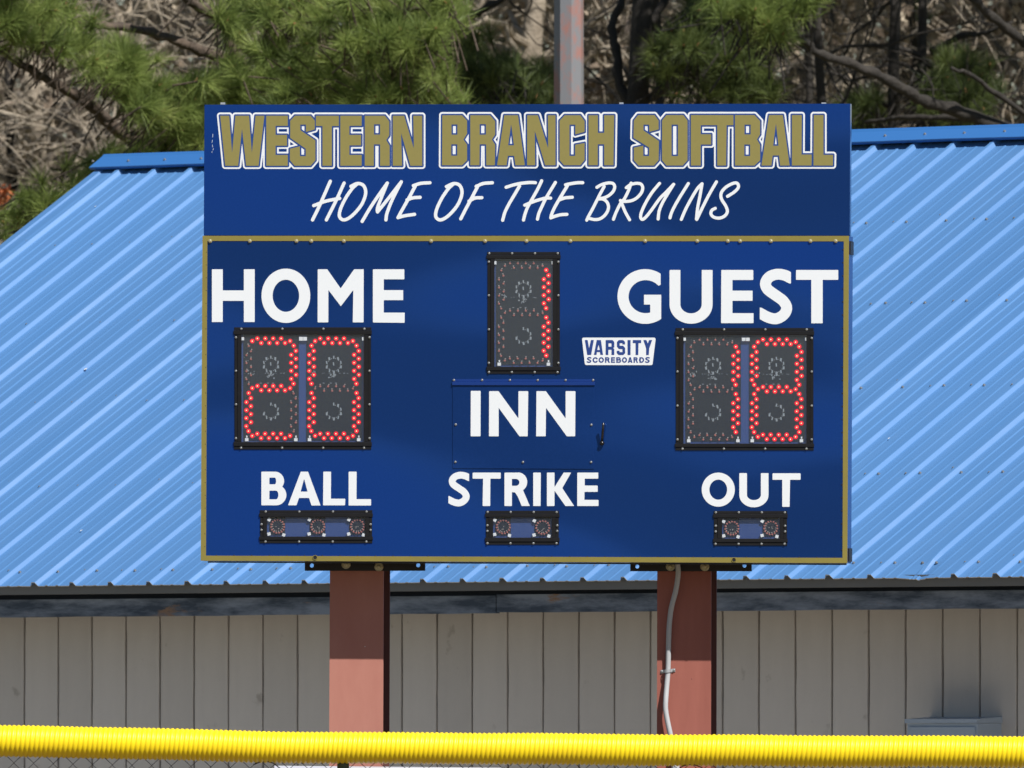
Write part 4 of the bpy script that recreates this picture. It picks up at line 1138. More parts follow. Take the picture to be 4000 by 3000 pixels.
for (x0, y0, x1, y1, hol, bolts) in ((1190.5, 2188, 1660, 2229.7, [(1217.6,2209,8.5),(1632.9,2207.5,8.5)], [(1351.9,2204.5),(1480,2213.6)]),
                                     (2462, 2196, 2935.4, 2231.5, [(2488.6,2213,8),(2907.6,2209.7,8)], [(2619,2212.7),(2753,2212.7)])):
    bk = hole_plate(x0, y0, x1, y1, hol, 'mounting_bracket', sb, -.200, -.212, M['steel_dark'])
    m = MB(); a = B(x0, y0, -.142); c = B(x1, y0, -.142); m.box(a.x, c.x, .1425, .1995, a.z+.002, a.z+.010); link('bracket_arm', m.mesh('bracket_arm'), M['steel_dark'], bk)
    for bx, by in bolts:
        p = B(bx, by, -.1995); n = 20; mm = MB(); r = .0172
        rows_ = [(r, 0), (r, -.003), (r*.86, -.005), (r*.80, -.003), (r*.46, -.003), (r*.42, -.012), (r*.22, -.014)]
        for rr, yy in rows_: mm.v += [(p.x + rr*math.cos(2*math.pi*k/n), p.y+yy, p.z + rr*math.sin(2*math.pi*k/n)) for k in range(n)]
        mm.f += [(L_*n+k, L_*n+(k+1) % n, (L_+1)*n+(k+1) % n, (L_+1)*n+k) for L_ in range(len(rows_)-1) for k in range(n)]
        mm.f.append(tuple((len(rows_)-1)*n+k for k in range(n)))
        link('bolt', mm.mesh('bolt', False), M['brass'], bk)
# conduit
cd = thing('electrical_conduit', 'pale grey flexible conduit running down the right scoreboard post', 'conduit', SB @ Matrix.Translation(B(2638, 2996, PW)))
co = B(2638, 2996, PW)
cpts = [(2646,2190,.06),(2647,2199,.055),(2649,2243,.045),(2640,2306,.035),(2623.4,2370,.027),(2615,2433,.021),(2612,2496,.017),(2611,2547,.0145),(2609,2623,.0125),(2604,2686,.020),(2600.5,2735,.030),(2600,2770,.033),(2606,2810,.034),(2619,2871,.034),(2632,2930,.026),(2638,2980,.02),(2639,3080,.02),(2640,3500,.02),(2640,3780,.02)]
pp = catmull([tuple(B(x, y, PW+w_) - co) for x, y, w_ in cpts], 6)
m = MB(); m.tube(pp, .0098, 14); link('tubing', m.mesh('tubing', True), M['conduit'], cd)
# clamp
m = MB(); p = B(2609.5, 2621, PW) - co
n = 14
prof_ = []
for k in range(n+1):
    a = math.pi*k/n; prof_.append((p.x + .0125*math.cos(math.pi-a), -.0125 - .0118*math.sin(a) + p.y))
pts_ = [(p.x-.0275, p.y-.0012), (p.x-.0135, p.y-.0012)] + prof_ + [(p.x+.0135, p.y-.0012), (p.x+.0275, p.y-.0012)]
vs = []
for x, y in pts_: vs += [(x, y, p.z-.0062 + (x-p.x)*.12), (x, y, p.z+.0062 + (x-p.x)*.12)]
for x, y in pts_: vs += [(x, y-.0018, p.z-.0062 + (x-p.x)*.12), (x, y-.0018, p.z+.0062 + (x-p.x)*.12)]
q_ = len(pts_)*2
fs = []
for i in range(len(pts_)-1):
    a = i*2; fs += [(q_+a, q_+a+2, q_+a+3, q_+a+1), (a, a+1, a+3, a+2), (a, a+2, q_+a+2, q_+a), (a+1, q_+a+1, q_+a+3, a+3)]
m.add(vs, fs); clamp = link('clamp', m.mesh('clamp'), M['galv'], cd)
for dx in (-.0225, .0225): link('screw', scr_s, None, clamp, loc=(p.x+dx, p.y-.003, p.z+dx*.12), rot=rot_b)
# coupling at the bottom
a_ = B(2638.5, 2985, PW+.02) - co; m = MB(); m.tube([(a_.x, a_.y, a_.z-.06), (a_.x, a_.y, a_.z+.012)], .0155, 12); link('coupling', m.mesh('coupling'), M['conduit'], cd)

# ================================================================== FENCE
FD = 69.0
fence = thing('outfield_fence', 'dark chain link outfield fence with bright yellow corrugated cap in the foreground', 'fence',
              Matrix.Translation((0, FD, 0)))
M['yellow'] = mat('yellow_polyethylene', (.89, .69, .004), rough=.42, spec=.45, noise=(4.5, .25, (.83, .60, .012), (1, 1, 2.5)))
M['wire'] = mat('black_vinyl_wire', (.015, .015, .018), rough=.5)
M['green_pipe'] = mat('green_vinyl_post', (.05, .075, .04), rough=.6)
cl = [(-3200,2860),(-1500,2885),(0,2896),(300,2900),(500,2903),(800,2911),(1000,2916),(1350,2921),(1700,2922),(2000,2926),(2500,2930),(3200,2932),(4000,2937),(5500,2950),(7200,2960)]
FY = lambda px: (px-2000)/FPX*FD*.10            # fence drifts slightly deeper to the right
pitch = .01755
x0f, x1f = (-2600-2000)/FPX*FD, (6600-2000)/FPX*FD
clx = [(p[0]-2000)/FPX*FD for p in cl]; clz = [EYE + (2957-p[1])/FPX*FD for p in cl]
NR = int((x1f-x0f)/pitch); RP = 6; NA = 28
Vv = np.zeros((NR*RP+1, NA, 3), np.float32)
ii = np.arange(NR*RP+1); xx = x0f + ii*pitch/RP
# smooth centreline
zz = np.interp(xx, clx, clz); ker = np.hanning(241); ker /= ker.sum(); zz = np.convolve(np.pad(zz, 120, mode='edge'), ker, 'valid')
zz = zz + .0012*np.sin(xx*3.1+1) + .0010*np.sin(xx*9.3)
ph = (ii % RP)/RP
rad = .0588 - .0042*(.5 - .5*np.cos(2*math.pi*ph))**2.4
rad = rad*(1+.004*np.sin(xx*17))
for k in range(NA):
    a = 2*math.pi*k/NA
    Vv[:, k, 0] = xx + .10*rad*math.sin(a) + .0008*np.sin(xx*23+a)
    Vv[:, k, 1] = -rad*math.cos(a) + xx*.10
    Vv[:, k, 2] = zz + rad*math.sin(a)
i_, k_ = np.meshgrid(np.arange(NR*RP), np.arange(NA), indexing='ij'); k2 = (k_+1) % NA
Fq = np.stack([i_*NA+k_, (i_+1)*NA+k_, (i_+1)*NA+k2, i_*NA+k2], -1).reshape(-1, 4)
link('fence_cap', np_mesh('fence_cap', Vv, Fq, True), M['yellow'], fence)
def fz_(x): return float(np.interp(x, xx, zz))
# chain link: zigzag wires, each a thin tube
m = MB(); P_ = .0718; nw = int((x1f-x0f)/P_*2.0)
for iw in range(nw):
    xw = x0f + iw*P_*.5 + .02
    zt_ = fz_(xw) - .046
    pts = []; nseg = 40; hs_ = .0345; s0 = 1
    for j in range(nseg+1):
        side = (j + iw) % 2
        pts.append((xw + (P_*.51 if side else -P_*.01), xw*.10 + (.0012 if side else -.0012), zt_ - j*hs_))
    m.tube(pts, .00135, 4, False)
    
link('chain_link_mesh', m.mesh('chain_link_mesh'), M['wire'], fence, kind='stuff')
m = MB(); m.tube([(x, x*.10+.004, fz_(x)-.01) for x in np.linspace(x0f, x1f, 40)], .017, 10); link('top_rail', m.mesh('top_rail'), M['green_pipe'], fence)
for px in (1341-3190, 1341, 1341+3190):
    x = (px-2000)/FPX*FD
    m = MB(); m.tube([(x, x*.10+.012, 0), (x, x*.10+.012, fz_(x)-.03)], .022, 12); link('fence_post', m.mesh('fence_post'), M['green_pipe'], fence)
# cable tie tails and wire hooks under the cap
for px, sgn in ((1050, 1), (2685, -1)):
    x = (px-2000)/FPX*FD; z = fz_(x) - .052; y = x*.10 - .01
    m = MB(); m.tube(catmull([(x-.055*sgn, y, z-.012), (x-.02*sgn, y-.004, z-.001), (x+.015*sgn, y-.004, z-.006), (x+.04*sgn, y, z-.024), (x+.055*sgn, y+.004, z-.034)], 5), .0022, 5)
    link('wire_tie', m.mesh('wire_tie', True), M['wire'], fence)
# low pale bin behind the fence, only its top edge shows
p0 = at(1072, 2991, 69.9); p1 = at(1960, 2999, 69.9)
bin_ = thing('equipment_bin', 'low white bin, only its top edge showing under the yellow cap beside the left post', 'bin', Matrix.Translation(((p0.x+p1.x)/2, 69.9, 0)))
hw_ = (p1.x-p0.x)/2; m = MB()
m.hexa([(-hw_,0,.02),(hw_,0,.02),(hw_,0,p1.z),(-hw_,0,p0.z)], [(-hw_,.035,.02),(hw_,.035,.02),(hw_,.035,p1.z),(-hw_,.035,p0.z)])
link('side_panel', m.mesh('side_panel'), mat('bin_white', (.62, .64, .72), rough=.5), bin_)
m = MB(); m.box(-hw_+.02, hw_-.02, .036, .045, .3, 1.2); link('rib_panel', m.mesh('rib_panel'), M['ubox'], bin_)

# ================================================================== LIGHT POLE
def pole_mat():
    m = mat('worn_grey_pole', (.20, .20, .205), rough=.5, metal=.0, noise=(9, .10, (.32, .16, .13), (1, 1, .55)))
    t = m.node_tree; cr = [n for n in t.nodes if n.type == 'VALTORGB'][0]
    cr.color_ramp.elements[0].position = .50; cr.color_ramp.elements[1].position = .62
    return m
PY = 87.0
a = at(2164, 200, PY); c = at(2280, 200, PY); pr0 = (c.x-a.x)/2*1.02; pcx = (a.x+c.x)/2
pole = thing('light_pole', 'grey eight-sided steel light pole with reddish worn patches behind the sign', 'pole', Matrix.Translation((pcx, PY, 0)))
m = MB(); n = 8
for z, rr in ((0, pr0*1.12), (4.6, pr0), (14, pr0*.8)):
    m.v += [(rr*math.cos(2*math.pi*(k+.22)/n), rr*math.sin(2*math.pi*(k+.22)/n), z) for k in range(n)]
m.f += [(L_*n+k, L_*n+(k+1) % n, (L_+1)*n+(k+1) % n, (L_+1)*n+k) for L_ in range(2) for k in range(n)]
link('shaft', m.mesh('shaft'), pole_mat(), pole)
m = MB(); m.box(-1.2, 1.2, -.05, .05, 13.6, 13.72)
for q in (-1, -.35, .35, 1): m.box(q-.2, q+.2, -.3, -.051, 13.5, 13.9)
link('lamp_bar', m.mesh('lamp_bar'), M['galv'], pole)

# ================================================================== TREES
def bark(name, c1_, c2_, sc_=6):
    return mat(name, c1_, rough=.9, noise=(sc_, .22, c2_, (1, 1, .3)), bump=(26, .8, .02, 6))
M['bark_dark_shaded'] = bark('dark_shaded_bark', (.016, .014, .012), (.045, .038, .031), 9)  # for dark trunks; shade on the right limb is painted into this colour
M['bark_tan'] = bark('tan_bark', (.22, .18, .135), (.42, .36, .28), 7)
M['bark_pine'] = bark('pine_bark', (.04, .03, .024), (.15, .11, .08), 11)
M['bark_grey'] = bark('grey_bark', (.075, .065, .052), (.17, .15, .125), 8)
def varmat(name, stops, rough=.6, trans=0., scale=2.5):
    """base colour varies from leaf to leaf through a point attribute"""
    m = bpy.data.materials.new(name); m.use_nodes = True; t = m.node_tree; p = t.nodes['Principled BSDF']
    at_ = t.nodes.new('ShaderNodeAttribute'); at_.attribute_name = 'tint'
    cr = t.nodes.new('ShaderNodeValToRGB'); els = cr.color_ramp.elements
    els[0].position = 0; els[0].color = (*stops[0], 1); els[1].position = 1; els[1].color = (*stops[-1], 1)
    for i, s_ in enumerate(stops[1:-1]): e = els.new((i+1)/(len(stops)-1)); e.color = (*s_, 1)
    t.links.new(at_.outputs['Fac'], cr.inputs[0]); t.links.new(cr.outputs[0], p.inputs['Base Color'])
    p.inputs['Roughness'].default_value = rough; p.inputs['Specular IOR Level'].default_value = .3
    if trans:
        o_ = t.nodes['Material Output']; tr = t.nodes.new('ShaderNodeBsdfTranslucent'); mx = t.nodes.new('ShaderNodeMixShader'); mx.inputs[0].default_value = trans
        t.links.new(cr.outputs[0], tr.inputs[0]); t.links.new(p.outputs[0], mx.inputs[1]); t.links.new(tr.outputs[0], mx.inputs[2]); t.links.new(mx.outputs[0], o_.inputs[0])
    return m
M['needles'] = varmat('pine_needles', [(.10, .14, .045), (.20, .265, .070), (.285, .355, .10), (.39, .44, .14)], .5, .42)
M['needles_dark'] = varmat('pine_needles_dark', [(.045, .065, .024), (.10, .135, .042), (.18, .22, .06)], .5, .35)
M['litter'] = varmat('dead_leaves', [(.06, .046, .036), (.19, .148, .11), (.34, .275, .205), (.52, .44, .33), (.23, .19, .16)], .9, .08)
M['bud'] = mat('pine_bud', (.45, .22, .10), rough=.7)
M['rust_leaf'] = mat('rust_leaf', (.42, .12, .04), rough=.8)

def set_tint(me, arr):
    a = me.attributes.new('tint', 'FLOAT', 'POINT'); a.data.foreach_set('value', np.asarray(arr, np.float32))
rng = np.random.default_rng(11)
def tufts(centres, dirs, nn, length, width, rs):
    """needle tufts: thin long triangles fanning out round each shoot"""
    centres = np.asarray(centres, float); dirs = np.asarray(dirs, float); N = len(centres)
    c = np.repeat(centres, nn, 0); d = np.repeat(dirs, nn, 0)
    rv = rs.normal(size=(N*nn, 3)); rv /= np.linalg.norm(rv, axis=1)[:, None]
    spread = rs.uniform(.35, 1.35, (N*nn, 1))
    v = d + rv*spread; v /= np.linalg.norm(v, axis=1)[:, None]
    ln = length*rs.uniform(.6, 1.1, (N*nn, 1))
    base = c - d*rs.uniform(0, .07, (N*nn, 1)) + rv*.004
    tip = base + v*ln; tip[:, 2] -= ln[:, 0]**2*.6
    side = np.cross(v, rs.normal(size=(N*nn, 3))); side /= np.linalg.norm(side, axis=1)[:, None] + 1e-9
    w2 = width/2
    mid = base + (tip-base)*.5; mid[:, 2] += ln[:, 0]*.02
    V = np.stack([base - side*w2, base + side*w2, mid + side*w2*.9, tip, mid - side*w2*.9], 1).reshape(-1, 3)
    k = np.arange(N*nn)*5
    F = np.concatenate([np.stack([k, k+1, k+2, k+4], 1)])
    T = np.stack([k+4, k+2, k+3, k+3], 1)
    tint = np.repeat(np.clip(rs.normal(.5, .2, N), 0, 1), nn) + rs.normal(0, .10, N*nn)
    return V, F, np.stack([k+4, k+2, k+3], 1), np.repeat(np.clip(tint, 0, 1), 5)
def tuft_mesh(name, centres, dirs, nn, length, width, rs):
    V, F4, F3, T = tufts(centres, dirs, nn, length, width, rs)
    F = np.concatenate([np.stack([F4[:,0], F4[:,1], F4[:,2]], 1), np.stack([F4[:,0], F4[:,2], F4[:,3]], 1), F3])
    me = np_mesh(name, V, F); set_tint(me, T); return me

def inpoly(x, y, P):
    c = False; j = len(P)-1
    for i in range(len(P)):
        if (P[i][1] > y) != (P[j][1] > y) and x < (P[j][0]-P[i][0])*(y-P[i][1])/(P[j][1]-P[i][1]) + P[i][0]: c = not c
        j = i
    return c
def limb_pts(L, Y0, Y1, n=5):
    P = [at(x, y, Y0 + (Y1-Y0)*i/(len(L)-1)) for i, (x, y) in enumerate(L)]
    return [Vector(p) for p in catmull([tuple(p) for p in P], n)]
def pine(name_label, bx, Y, limbs, clusters, trunk_r, height, mat_n='needles', seed=0, bark_='bark_pine', cat='tree', lean=0., shade_crown=None):
    """limbs: list of (pixel path base->tip, dY, r0, r1); clusters: (pixel polygon, count, depth0, depth1)"""
    rs = np.random.default_rng(seed); r = random.Random(seed)
    base = at(bx, 2957, Y); base.z = 0
    t = thing('pine_tree', name_label, cat, Matrix.Translation(base))
    tr = MB(); pts = []; rad_ = []
    for i in range(14):
        z = height*i/13; pts.append((.06*math.sin(z*.9+seed) + lean*(z-4.5), .05*math.cos(z*.7), z)); rad_.append(trunk_r*(1.25 - .95*i/13) if i else trunk_r*1.5)
    tr.tube(pts, rad_, 12); trunk = link('trunk', tr.mesh('trunk', True), M[bark_], t)
    lp = []
    for (L, dY, r0, r1) in limbs:
        P = limb_pts(L, Y, Y+dY); m = MB(); n_ = len(P)
        P = [p - base + Vector((r.uniform(-.006,.006), 0, r.uniform(-.006,.006))) for p in P]
        m.tube(P, [(r0 + (r1-r0)*i/(n_-1))*(1+.14*math.sin(i*1.7+seed)) for i in range(n_)], 8)
        link('branch', m.mesh('branch', True), M[bark_], t); lp += P[n_//3:]
    cs, ds, tw = [], [], MB(); buds = MB()
    for (poly, cnt_, d0, d1) in clusters:
        xs = [p[0] for p in poly]; ys = [p[1] for p in poly]; k = 0; tries = 0
        # shoots grow in sprays
        while k < cnt_ and tries < cnt_*40:
            tries += 1
            x, y = r.uniform(min(xs), max(xs)), r.uniform(min(ys), max(ys))
            if not inpoly(x, y, poly): continue
            yy = Y + r.uniform(d0, d1); c0_ = at(x, y, yy) - base
            near = min(lp, key=lambda q: (q-c0_).length) if lp else Vector((0, 0, height/2))
            dr = (c0_ - near); dr.z = abs(dr.z)*.4 + .25; dr += Vector((r.gauss(0,.15), r.gauss(0,.2), r.gauss(0,.1))); dr.normalize()
            ns = r.choice((1, 2, 3, 3))
            for q in range(ns):
                o_ = Vector((r.gauss(0, .05), r.gauss(0, .07), r.gauss(0, .04))); d_ = (dr + Vector((r.gauss(0,.35), r.gauss(0,.35), r.gauss(0,.25)))).normalized()
                p_ = c0_ + o_; cs.append(tuple(p_)); ds.append(tuple(d_))
                tw.tube([tuple(p_ - d_*r.uniform(.12,.3) + Vector((r.gauss(0,.02), 0, -.04))), tuple(p_ - d_*.06), tuple(p_)], [.0045, .004, .003], 4, False)
                if r.random() < .3: buds.tube([tuple(p_), tuple(p_ + d_*.022)], [.006, .002], 5)
            k += 1
    me = tuft_mesh('foliage', cs, ds, 85, .145, .0030, rs)
    if shade_crown:  # unseen foliage added overhead to shade the woods on the right
        X0_, X1_, Z0_, Z1_, nc_ = shade_crown
        cc_ = np.stack([rs.uniform(X0_, X1_, nc_), rs.uniform(-1.6, 1.6, nc_), rs.uniform(Z0_, Z1_, nc_)], 1)
        dd_ = rs.normal(size=(nc_, 3)); dd_[:, 2] = abs(dd_[:, 2]); dd_ /= np.linalg.norm(dd_, axis=1)[:, None]
        link('shade_crown', tuft_mesh('shade_crown', cc_, dd_, 34, .26, .016, rs), M[mat_n], t, kind='stuff')
    link('foliage', me, M[mat_n], t, kind='stuff')
    link('shoot', tw.mesh('shoot'), M[bark_], t, kind='stuff')
    if buds.v: link('bud', buds.mesh('bud'), M['bud'], t, kind='stuff')
    return t

pine('pine tree with long limbs sweeping to the left edge above the blue roof', 1030, 92.5,
     [([(1030,720),(800,660),(560,560),(440,500),(380,430),(300,380),(190,315),(80,250),(0,190),(-200,90)], -1.2, .042, .014),
      ([(1030,430),(890,250),(780,195),(680,155),(530,112),(400,98),(320,88),(180,40),(0,0)], -.6, .032, .012),
      ([(1030,250),(900,110),(800,40),(720,-10),(600,-90)], -.5, .035, .018),
      ([(1030,380),(960,280),(900,170),(885,60),(900,-60)], -.2, .030, .016),
      ([(1030,420),(1200,360),(1400,330),(1600,290),(1720,230)], -1.0, .024, .008),
      ([(1030,200),(1200,100),(1400,60),(1600,40),(1700,20)], -.8, .024, .008),
      ([(1030,860),(700,830),(400,770),(200,800),(80,840)], -.8, .020, .006)],
     [([(-250,-120),(200,-120),(230,60),(360,150),(540,210),(570,280),(600,340),(800,470),(800,560),(620,520),(500,400),(360,300),(180,180),(-250,80)], 135, -1.8, -.7),
      ([(600,380),(820,260),(1000,230),(1300,260),(1300,400),(800,420),(800,640),(640,640),(520,540)], 95, -1.6, -.3),
      ([(790,-120),(1720,-120),(1760,60),(1700,180),(1740,260),(1600,300),(1300,220),(1000,130),(860,70)], 150, -1.8, .2),
      ([(1350,420),(1330,330),(1480,330),(1700,330),(1790,420)], 36, -1.7, -.8),
      ([(1560,130),(1700,110),(1740,200),(1690,260),(1560,270)], 18, -1.8, -1.2),
      ([(40,900),(30,820),(120,780),(260,700),(320,640),(420,600),(400,700),(330,800),(180,880)], 24, -1.5, -.7),
      ([(380,640),(520,590),(820,560),(820,700),(380,700)], 30, -1.5, -.6)],
     .075, 11, seed=3)
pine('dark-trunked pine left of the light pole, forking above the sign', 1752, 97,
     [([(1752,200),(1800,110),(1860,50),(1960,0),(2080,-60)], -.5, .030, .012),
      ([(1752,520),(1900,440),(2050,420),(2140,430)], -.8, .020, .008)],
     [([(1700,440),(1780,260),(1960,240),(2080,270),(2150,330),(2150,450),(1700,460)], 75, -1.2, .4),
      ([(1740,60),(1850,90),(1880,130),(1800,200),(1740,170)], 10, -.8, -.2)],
     .050, 10, 'needles_dark', 5, 'bark_dark_shaded')
pine('right pine whose thick dark limb ends in a bright green tuft above the sign', 4300, 94.5,
     [([(4300,720),(4000,540),(3760,440),(3620,400),(3530,350),(3420,290),(3300,240),(3190,205),(3120,140),(3040,90),(2960,60)], -1.2, .038, .014),
      ([(4300,380),(4080,220),(3960,130),(3870,60),(3780,-30)], -.6, .032, .020),
      ([(4300,560),(4000,440),(3800,300),(3720,270)], -.6, .020, .008),
      ([(4300,640),(3900,480),(3600,460),(3480,465),(3380,480)], .8, .020, .010)],
     [([(2850,-60),(3160,-60),(3190,60),(3150,110),(3030,140),(2900,110),(2850,60)], 42, -1.7, -1.0)],
     .10, 12, seed=8, bark_='bark_dark_shaded', shade_crown=(-2.4, 1.5, 6.2, 10.5, 520))
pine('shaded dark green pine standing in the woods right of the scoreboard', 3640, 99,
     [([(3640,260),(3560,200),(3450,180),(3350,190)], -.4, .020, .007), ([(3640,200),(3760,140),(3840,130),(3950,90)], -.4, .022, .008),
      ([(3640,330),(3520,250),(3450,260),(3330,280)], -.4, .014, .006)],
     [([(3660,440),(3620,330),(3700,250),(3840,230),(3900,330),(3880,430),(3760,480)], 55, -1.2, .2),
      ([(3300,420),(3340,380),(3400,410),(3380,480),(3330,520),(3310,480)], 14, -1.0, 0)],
     .036, 9, 'needles_dark', 13, 'bark_dark_shaded', shade_crown=(-1.6, 1.8, 6.4, 9.5, 420))
pine('pine with sparse olive foliage just right of the light pole, dark limbs below it', 2480, 95.5,
     [([(2480,420),(2600,350),(2760,300),(2900,270),(3000,240)], -.4, .024, .008), ([(2480,330),(2500,220),(2540,110),(2600,0),(2640,-80)], .2, .030, .016),
      ([(2480,440),(2420,330),(2410,200),(2390,110),(2430,0),(2440,-60)], .3, .028, .018), ([(2440,330),(2500,250),(2560,180),(2610,80)], -.5, .012, .005)],
     [([(2560,280),(2580,150),(2720,90),(2850,110),(2960,190),(2960,330),(2880,350),(2700,290)], 62, -1.2, .2),
      ([(2640,-60),(2880,-60),(2860,70),(2720,90)], 22, -.8, .2), ([(2900,380),(2930,310),(3040,320),(3000,380)], 7, -1, -.5)],
     .070, 10, 'needles_dark', 21, 'bark_dark_shaded', shade_crown=(-1.2, 2.2, 6.6, 10, 420))

# ---- bare hardwoods behind: a few kinds, copied
def bare_mesh(seed, h, r0):
    r = random.Random(seed); tr = MB(); br = MB()
    pts = []; x = y = 0
    for i in range(13):
        pts.append((x, y, h*i/12)); x += r.gauss(0, .055); y += r.gauss(0, .05)
    tr.tube(pts, [r0*(1.25-1.0*i/12) for i in range(13)], 8)
    def grow(p, d, L, rad, lvl):
        P = [p.copy()]; q = p.copy(); dd = d.copy(); n_ = 6 if lvl else 8
        for i in range(n_):
            dd = (dd + Vector((r.gauss(0,.26), r.gauss(0,.26), r.gauss(.03,.22)))).normalized(); q = q + dd*(L/n_); P.append(q.copy())
        br.tube([tuple(v) for v in P], [rad*(1-.8*i/n_) for i in range(n_+1)], 4 if lvl else 5, False)
        if lvl < 2:
            for k in range(5 if lvl == 0 else 3):
                j = r.randrange(1, n_+1); e = (dd + Vector((r.gauss(0,.8), r.gauss(0,.8), r.gauss(0,.6)))).normalized()
                grow(P[j], e, L*r.uniform(.35,.6), rad*.5, lvl+1)
    for k in range(22):
        z = r.uniform(1.5, h*.95) if k < 6 else r.uniform(3.6, 7.6)
        j = min(11, int(z/h*12)); a = pts[j]; b_ = pts[j+1]; t = z/h*12-j
        p = Vector(a).lerp(Vector(b_), t); an = r.uniform(0, 2*math.pi)
        grow(p, Vector((math.cos(an), math.sin(an), r.uniform(-.1, .8))).normalized(), r.uniform(.6, 1.5), r0*.28, 0)
    return tr.mesh('trunk', True), br.mesh('branch')
kinds = [bare_mesh(s_, 10, .07 if s_ % 2 else .05) for s_ in range(5)]
spec = [  # px, Y, scale, kind, bark, label
    (590, 108, 1.0, 1, 'bark_tan', 'tan bare trunk between the green pine limbs above the left end of the roof'),
    (2000, 103, 1.1, 3, 'bark_tan', 'pale bare tree directly left of the light pole'),
    (70, 101, .9, 1, 'bark_tan', 'pale leaning bare tree at the left edge beyond the roof corner'),
    (230, 106, 1.0, 3, 'bark_tan', 'bare tree beyond the sloping left roof edge'),
    (3147, 100, .7, 2, 'bark_dark_shaded', 'dark slender bare trunk rising over the right part of the sign'),
    (2790, 107, .9, 0, 'bark_tan', 'pale bare trunk seen through gaps above the word SOFTBALL'),
    (3430, 105, .8, 2, 'bark_tan', 'thin pale bare trunk just right of the sign corner'),
    (3300, 97.5, .8, 0, 'bark_dark_shaded', 'dark bare tree behind the right end of the sign'),
    (3560, 98.5, .9, 4, 'bark_dark_shaded', 'dark bare tree rising from behind the right roof ridge'),
    (2640, 99, .8, 2, 'bark_dark_shaded', 'dark bare tree above the word SOFTBALL, near the olive pine'),
    (3950, 104, 1.0, 3, 'bark_grey', 'bare tree at the right edge of the woods')]
rr = random.Random(77)
for i in range(30):
    spec.append((rr.uniform(-900, 4900), rr.uniform(103, 124), rr.uniform(.7, 1.25), rr.randrange(5), rr.choice(['bark_tan','bark_grey','bark_grey','bark_tan','bark_dark_shaded']), None))
kcache = {}
for (px, Y, s_, kd, bk_, lab) in spec:
    p = at(px, 2957, Y); p.z = 0
    mx = Matrix.Translation(p) @ Matrix.Rotation(rr.uniform(0, 6.28), 4, 'Z') @ Matrix.Rotation(R(rr.uniform(-3, 3)), 4, 'X') @ Matrix.Scale(s_, 4)
    t = thing('bare_tree', lab or 'leafless grey-brown tree among the tangled woods behind the building', 'tree', mx, 'bare trees in the woods behind the building')
    for nm, me in zip(('trunk', 'branch'), kinds[kd]):
        key = (kd, nm, bk_)
        if key not in kcache:
            c_ = me.copy(); c_.materials.clear(); c_.materials.append(M[bk_]); kcache[key] = c_
        link('branches' if nm == 'branch' else nm, kcache[key], None, t, kind='stuff' if nm == 'branch' else None)

# ---- tangled understorey: dead leaves, vines and twigs nobody could count
def leafmass(N, X0, X1, Y0, Y1, Z0, Z1, smin, smax, seed, name, clump=26, sp=(.05,.20)):
    rs = np.random.default_rng(seed)
    nc = N//clump
    cc = np.stack([rs.uniform(X0, X1, nc), Y0 + (Y1-Y0)*rs.random(nc)**1.0, Z0 + (Z1-Z0)*rs.random(nc)], 1)
    idx = rs.integers(0, nc, N)
    stretch = rs.uniform(sp[0], sp[1], (nc, 3)); stretch[:, 2] *= 1.5
    c = cc[idx] + rs.normal(size=(N, 3))*stretch[idx]
    nrm = rs.normal(size=(N, 3)); nrm /= np.linalg.norm(nrm, axis=1)[:, None]
    a = np.cross(nrm, rs.normal(size=(N, 3))); a /= np.linalg.norm(a, axis=1)[:, None]; b_ = np.cross(nrm, a)
    s_ = rs.uniform(smin, smax, (N, 1)); asp = rs.uniform(.35, .8, (N, 1))
    V = np.stack([c - a*s_, c - b_*s_*asp + nrm*s_*.2, c + a*s_, c + b_*s_*asp + nrm*s_*.2], 1).reshape(-1, 3)
    F = np.arange(N*4).reshape(-1, 4)
    me = np_mesh(name, V, F); tc_ = rs.random(nc); tint = np.clip(tc_[idx]*.75 + rs.random(N)*.3, 0, 1)
    set_tint(me, np.repeat(tint, 4)); return me
lf = leafmass(90000, -9, 9, 103, 124, 2.2, 9.2, .020, .055, 5, 'woodland_litter', 60, (.06, .26))
o = link('tangled_undergrowth', lf, M['litter'], kind='stuff'); tag(o, 'tangle of dead tan and brown leaves filling the woods behind the building', 'undergrowth')
tw = MB(); r = random.Random(31)
for i in range(1500):
    Y = r.uniform(101, 116); p = Vector((r.uniform(-7, 7), Y, r.uniform(3.6, 7.6))); d = Vector((r.gauss(0,1), r.gauss(0,.4), r.gauss(0,.8))).normalized()
    P = [p.copy()]; L = r.uniform(.3, 1.1)
    for k in range(6):
        d = (d + Vector((r.gauss(0,.4), r.gauss(0,.3), r.gauss(0,.4)))).normalized(); p = p + d*L/6; P.append(p.copy())
    tw.tube([tuple(q) for q in P], [r.uniform(.003, .009)*(1-.12*k) for k in range(7)], 3, False)
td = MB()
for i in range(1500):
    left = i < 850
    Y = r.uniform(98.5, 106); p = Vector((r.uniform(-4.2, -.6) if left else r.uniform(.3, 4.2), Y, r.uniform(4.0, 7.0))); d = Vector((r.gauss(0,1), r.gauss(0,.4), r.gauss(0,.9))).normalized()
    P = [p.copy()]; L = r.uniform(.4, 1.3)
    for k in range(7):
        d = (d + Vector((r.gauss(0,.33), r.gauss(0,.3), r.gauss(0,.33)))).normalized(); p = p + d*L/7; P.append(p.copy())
    (tw if left or i % 3 == 0 else td).tube([tuple(q) for q in P], [r.uniform(.0025, .006)*(1-.1*k) for k in range(8)], 3, False)
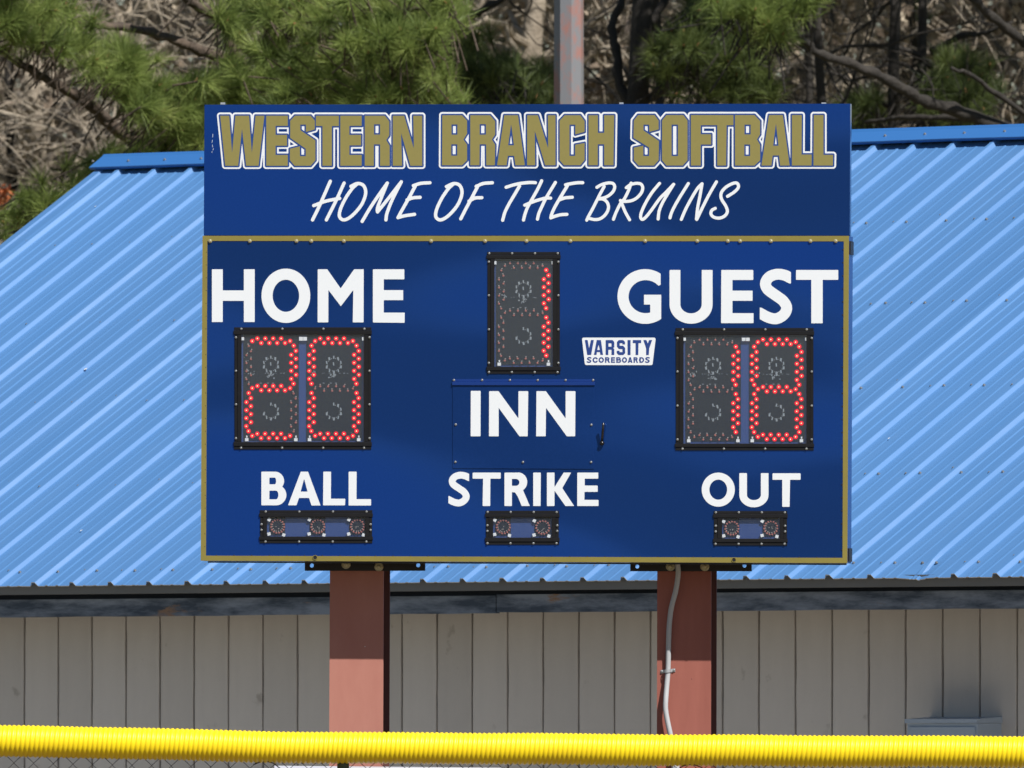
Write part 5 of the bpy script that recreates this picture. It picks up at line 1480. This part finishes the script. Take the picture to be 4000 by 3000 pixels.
o = link('dark_twigs', td.mesh('dark_twigs', True), M['bark_dark_shaded'], kind='stuff'); tag(o, 'dark shaded twigs in the right part of the woods', 'twigs')
o = link('vine_tangle', tw.mesh('vine_tangle', True), M['bark_tan'], kind='stuff'); tag(o, 'pale leafless vines and twigs hanging through the woods', 'vines')
# far side of the wood
lf = leafmass(120000, -11, 11, 127, 142, 2.0, 10.5, .05, .12, 6, 'far_wood', 20, (.2, .6))
o = link('far_wood', lf, M['litter'], kind='stuff'); tag(o, 'dense leafless wood closing the view behind the nearer trees', 'woods')
# unseen canopy added above the frame to shade the trunks and thicket below
lf = leafmass(9000, .5, 15, 121, 136, 10, 14.5, .12, .26, 16, 'shade_canopy', 30, (.2, .6))
o = link('shade_canopy', lf, M['litter'], kind='stuff'); tag(o, 'unseen leaf mass added above the far wood to shade it', 'woods')
lf = leafmass(24000, -.8, 14, 100, 121, 8.3, 12.5, .10, .22, 17, 'shade_canopy', 40, (.2, .7))
o = link('shade_canopy', lf, M['needles_dark'], kind='stuff'); tag(o, 'unseen evergreen mass added to shade the right part of the wood', 'woods')
# rust coloured leaves at the left edge
m = MB(); r = random.Random(3)
for i in range(60):
    c = at(r.gauss(15, 18), r.gauss(775, 22), 98.5 + r.uniform(-.1,.1)); a = Vector((r.gauss(0,1), r.gauss(0,1), r.gauss(0,1))).normalized()*.022; b_ = a.cross(Vector((r.gauss(0,1), r.gauss(0,1), r.gauss(0,1)))).normalized()*.014
    m.add([c-a, c-b_, c+a, c+b_], [(0,1,2,3)])
o = link('rust_leaves', m.mesh('rust_leaves'), M['rust_leaf'], kind='stuff'); tag(o, 'small clump of rust orange dead leaves at the left edge', 'leaves')

# ---- unseen tree line added behind the camera for the glossy board to mirror
lf = leafmass(24000, -140, 140, -66, -52, 0, 5.0, .5, 1.2, 9, 'reflection_tree_line')
o = link('reflection_tree_line', lf, M['litter'], kind='stuff'); tag(o, 'unseen tree line added across the ball field for the board to mirror', 'woods')
print('roof screws', cnt)
